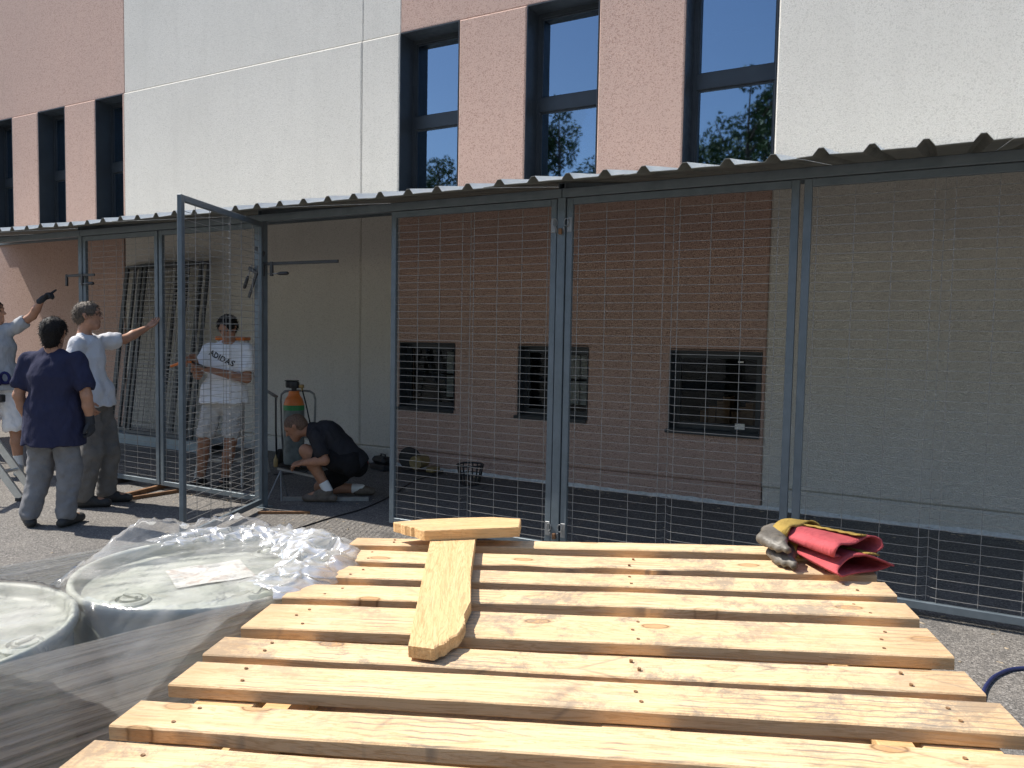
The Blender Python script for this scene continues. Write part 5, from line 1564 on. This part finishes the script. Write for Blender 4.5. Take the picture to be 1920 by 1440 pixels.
def basket():
    t = thing('plastic_basket', 'small black slatted basket on the cage floor by the wall', 'basket', (-4.20, 6.76, 0), R(20))
    MB().lathe([(0.10, 0.0), (0.105, 0.012), (0.0005, 0.013)], 20).build('bottom', M['black_plastic'], t)
    for k in range(16):
        a = 2 * math.pi * k / 16
        c, s = math.cos(a), math.sin(a)
        MB().tube([(0.10 * c, 0.10 * s, 0.006), (0.135 * c, 0.135 * s, 0.20)], 0.007, 6).build('slat', M['black_plastic'], t)
    MB().torus((0, 0, 0.205), 0.137, 0.010, (0, 0, 1), 28, 8).build('rim', M['black_plastic'], t)
    MB().torus((0, 0, 0.11), 0.119, 0.006, (0, 0, 1), 28, 8).build('hoop', M['black_plastic'], t)
basket()
def tool_bag(x, y, rz, lab, red):
    t = thing('tool_case', lab, 'tool case', (x, y, 0), rz)
    MB().box((-0.15, -0.09, 0.0), (0.15, 0.09, 0.07), bev=0.012).build('case', M['red'] if red else M['black_plastic'], t)
    MB().box((-0.14, -0.08, 0.071), (0.12, 0.07, 0.15), bev=0.03).build('lid', M['black_plastic'], t)
    MB().tube([(-0.05, 0, 0.145), (-0.045, 0, 0.175), (0.045, 0, 0.175), (0.05, 0, 0.145)], 0.009, 8).build('handle', M['black_plastic'], t)
tool_bag(-5.95, 6.98, R(10), 'red and black tool case beside the wall behind the crouching man', True)
tool_bag(-5.50, 6.96, R(-20), 'black tool case nearer the closed mesh door', False)

# ------------------------------------------------------------------ cables
def cable(name, label, P, r, mat):
    P = [Vector(p) for p in P]
    Q = []
    for i in range(len(P) - 1):
        p0 = P[max(0, i - 1)]; p1 = P[i]; p2 = P[i + 1]; p3 = P[min(len(P) - 1, i + 2)]
        for k in range(8):
            t = k / 8
            Q.append(0.5 * ((2 * p1) + (p2 - p0) * t + (2 * p0 - 5 * p1 + 4 * p2 - p3) * t * t + (3 * p1 - p0 - 3 * p2 + p3) * t ** 3))
    Q.append(P[-1])
    o = MB().tube(Q, r, 8).build(name, mat, None, True)
    return tag(o, label, 'cable')
cable('power_cable', 'black cable crossing the cage floor through the doorway', [(-4.30, 4.10, 0.006), (-4.355, 4.76, 0.006), (-4.36, 5.24, 0.006), (-4.50, 5.83, 0.006), (-4.75, 6.5, 0.006), (-4.80, 6.88, 0.006)], 0.006, M['black_rubber'])
cable('power_cable', 'dark blue cable on the asphalt right of the pallets', [(0.20, 3.50, 0.009), (0.235, 3.80, 0.009), (0.262, 3.985, 0.009), (0.32, 4.16, 0.009), (0.43, 4.30, 0.009), (0.70, 4.42, 0.009), (1.3, 4.45, 0.009), (2.0, 4.2, 0.009)], 0.009, M['blue_cable'])

# ------------------------------------------------------------------ litter on the asphalt
def litter():
    rs = random.Random(11); V = []; F = []
    for k in range(420):
        if k % 3 == 0: x, y = rs.uniform(-9, 3), rs.gauss(4.75, 0.12)
        elif k % 3 == 1: x, y = rs.uniform(-9, 3), rs.gauss(7.15, 0.05)
        else: x, y = rs.uniform(-9, 4), rs.uniform(2.2, 7.1)
        if y > 7.2: continue
        a = rs.uniform(0, 6.28); L = rs.uniform(0.006, 0.022); w = rs.uniform(0.004, 0.012); h = rs.uniform(0.002, 0.006)
        c, s_ = math.cos(a), math.sin(a); n = len(V)
        for (u, v, z) in ((-L, -w, 0), (L, -w * 0.6, 0), (L * 0.7, w, 0), (-L * 0.8, w * 0.7, 0), (-L * 0.7, -w * 0.6, h), (L * 0.8, -w * 0.4, h), (L * 0.5, w * 0.7, h * 0.7), (-L * 0.6, w * 0.5, h)):
            V.append((x + u * c - v * s_, y + u * s_ + v * c, z + 0.0005))
        F += [tuple(n + i for i in f) for f in ((0, 3, 2, 1), (4, 5, 6, 7), (0, 1, 5, 4), (1, 2, 6, 5), (2, 3, 7, 6), (3, 0, 4, 7))]
    o = mesh_obj('litter', V, F, simple('chips', (0.34, 0.27, 0.19), 0.85, 0, 0.5, 30, rnd=False))
    tag(o, 'wood chips and grit scattered over the asphalt', 'litter', kind='stuff')
litter()

# ------------------------------------------------------------------ trees across the yard (mirrored in the windows)
def m_leaf():
    t = NT('leaf')
    v = t.coord()
    n = t.noise(v, 3, 3)
    c = t.ramp(n, [(0.3, (0.025, 0.055, 0.014)), (0.7, (0.07, 0.12, 0.028))])
    return t.done(c, 0.6, 0, None, 0.3)
M['leaf'] = m_leaf()
M['bark'] = simple('bark', (0.10, 0.075, 0.055), 0.9, 0, 0.3, 8, 0.01, 20)
def tree_meshes(seed, H, n=5200):
    rs = np.random.default_rng(seed)
    tr = MB(); tips = []
    tr.tube([(0, 0, 0), (0.05, 0.03, H * 0.2), (0.0, 0.1, H * 0.45), (0.1, 0.0, H * 0.75), (0.12, 0.05, H * 0.93)], [0.20, 0.16, 0.12, 0.06, 0.02], 10)
    cl = []
    for k in range(26):
        z = H * rs.uniform(0.25, 0.92); a = rs.uniform(0, 6.28); L = H * 0.30 * (1.1 - abs(z / H - 0.5) * 1.3)
        e = np.array((math.cos(a) * L, math.sin(a) * L, z + L * 0.45)); b = np.array((0.05, 0.05, z * 0.92))
        tr.tube([tuple(b), tuple(b * 0.5 + e * 0.5 + np.array((0, 0, 0.1))), tuple(e)], [0.05, 0.03, 0.01], 6)
        for q in range(4):
            cl.append((b * (1 - (q + 1.2) / 4.6) + e * (q + 1.2) / 4.6 + rs.normal(0, 0.15, 3), rs.uniform(0.40, 0.85)))
    cl.append((np.array((0.1, 0.05, H * 0.95)), 0.5))
    V = []; F = []
    for i in range(n):
        c, r = cl[rs.integers(len(cl))]
        d = rs.normal(0, 1, 3); d /= np.linalg.norm(d)
        p = c + d * r * rs.uniform(0.3, 1) ** 0.5
        a = rs.normal(0, 1, 3); a /= np.linalg.norm(a); b = np.cross(a, rs.normal(0, 1, 3)); b /= np.linalg.norm(b)
        s = rs.uniform(0.06, 0.115); m = len(V)
        V += [tuple(p - a * s), tuple(p + b * s * 0.45), tuple(p + a * s), tuple(p - b * s * 0.45)]
        F.append((m, m + 1, m + 2, m + 3))
    a = bpy.data.meshes.new('trunk'); a.from_pydata(tr.V, [], tr.F); a.materials.append(M['bark'])
    b = bpy.data.meshes.new('crown'); b.from_pydata(V, [], F); b.materials.append(M['leaf'])
    return a, b
TM = [tree_meshes(3, 10.2, 21000), tree_meshes(9, 11.0, 21000)]
labs = ['bushy tree across the yard mirrored in the left upper window', 'taller tree across the yard mirrored in the middle upper window', 'slim tree across the yard mirrored between the upper windows',
        'tree across the yard mirrored in the right upper window', 'low tree across the yard at the far right, behind the camera', 'dense tree across the yard at the far left, behind the camera']
for i, (x, y, k, s) in enumerate(((-19.5, -13, 0, 0.92), (-13.2, -12.5, 1, 1.0), (-9.8, -14, 0, 0.95), (-6.0, -12.5, 1, 1.02), (-2.2, -13.5, 0, 0.9), (-25, -14, 1, 0.95))):
    t = thing('tree', labs[i], 'tree', (x, y, 0), i * 1.3, 'trees across the yard'); t.scale = (s, s, s)
    link(bpy.data.objects.new('trunk', TM[k][0]), t); c = link(bpy.data.objects.new('crown', TM[k][1]), t)

for i in range(16):  # unseen trees added to keep low sky light out of the cage
    x = (-62 + 5.2 * i) if i < 7 else (2.5 + 4.8 * (i - 7))
    y = -13.5 + 1.2 * math.sin(i * 2.4)
    k = i % 2; sc_ = 0.95 + 0.12 * math.sin(i * 1.7)
    t = thing('tree', 'tree added out of view behind the camera to block low sky', 'tree', (x, y, 0), i * 1.9, 'trees across the yard'); t.scale = (sc_, sc_, sc_)
    link(bpy.data.objects.new('trunk', TM[k][0]), t); link(bpy.data.objects.new('crown', TM[k][1]), t)
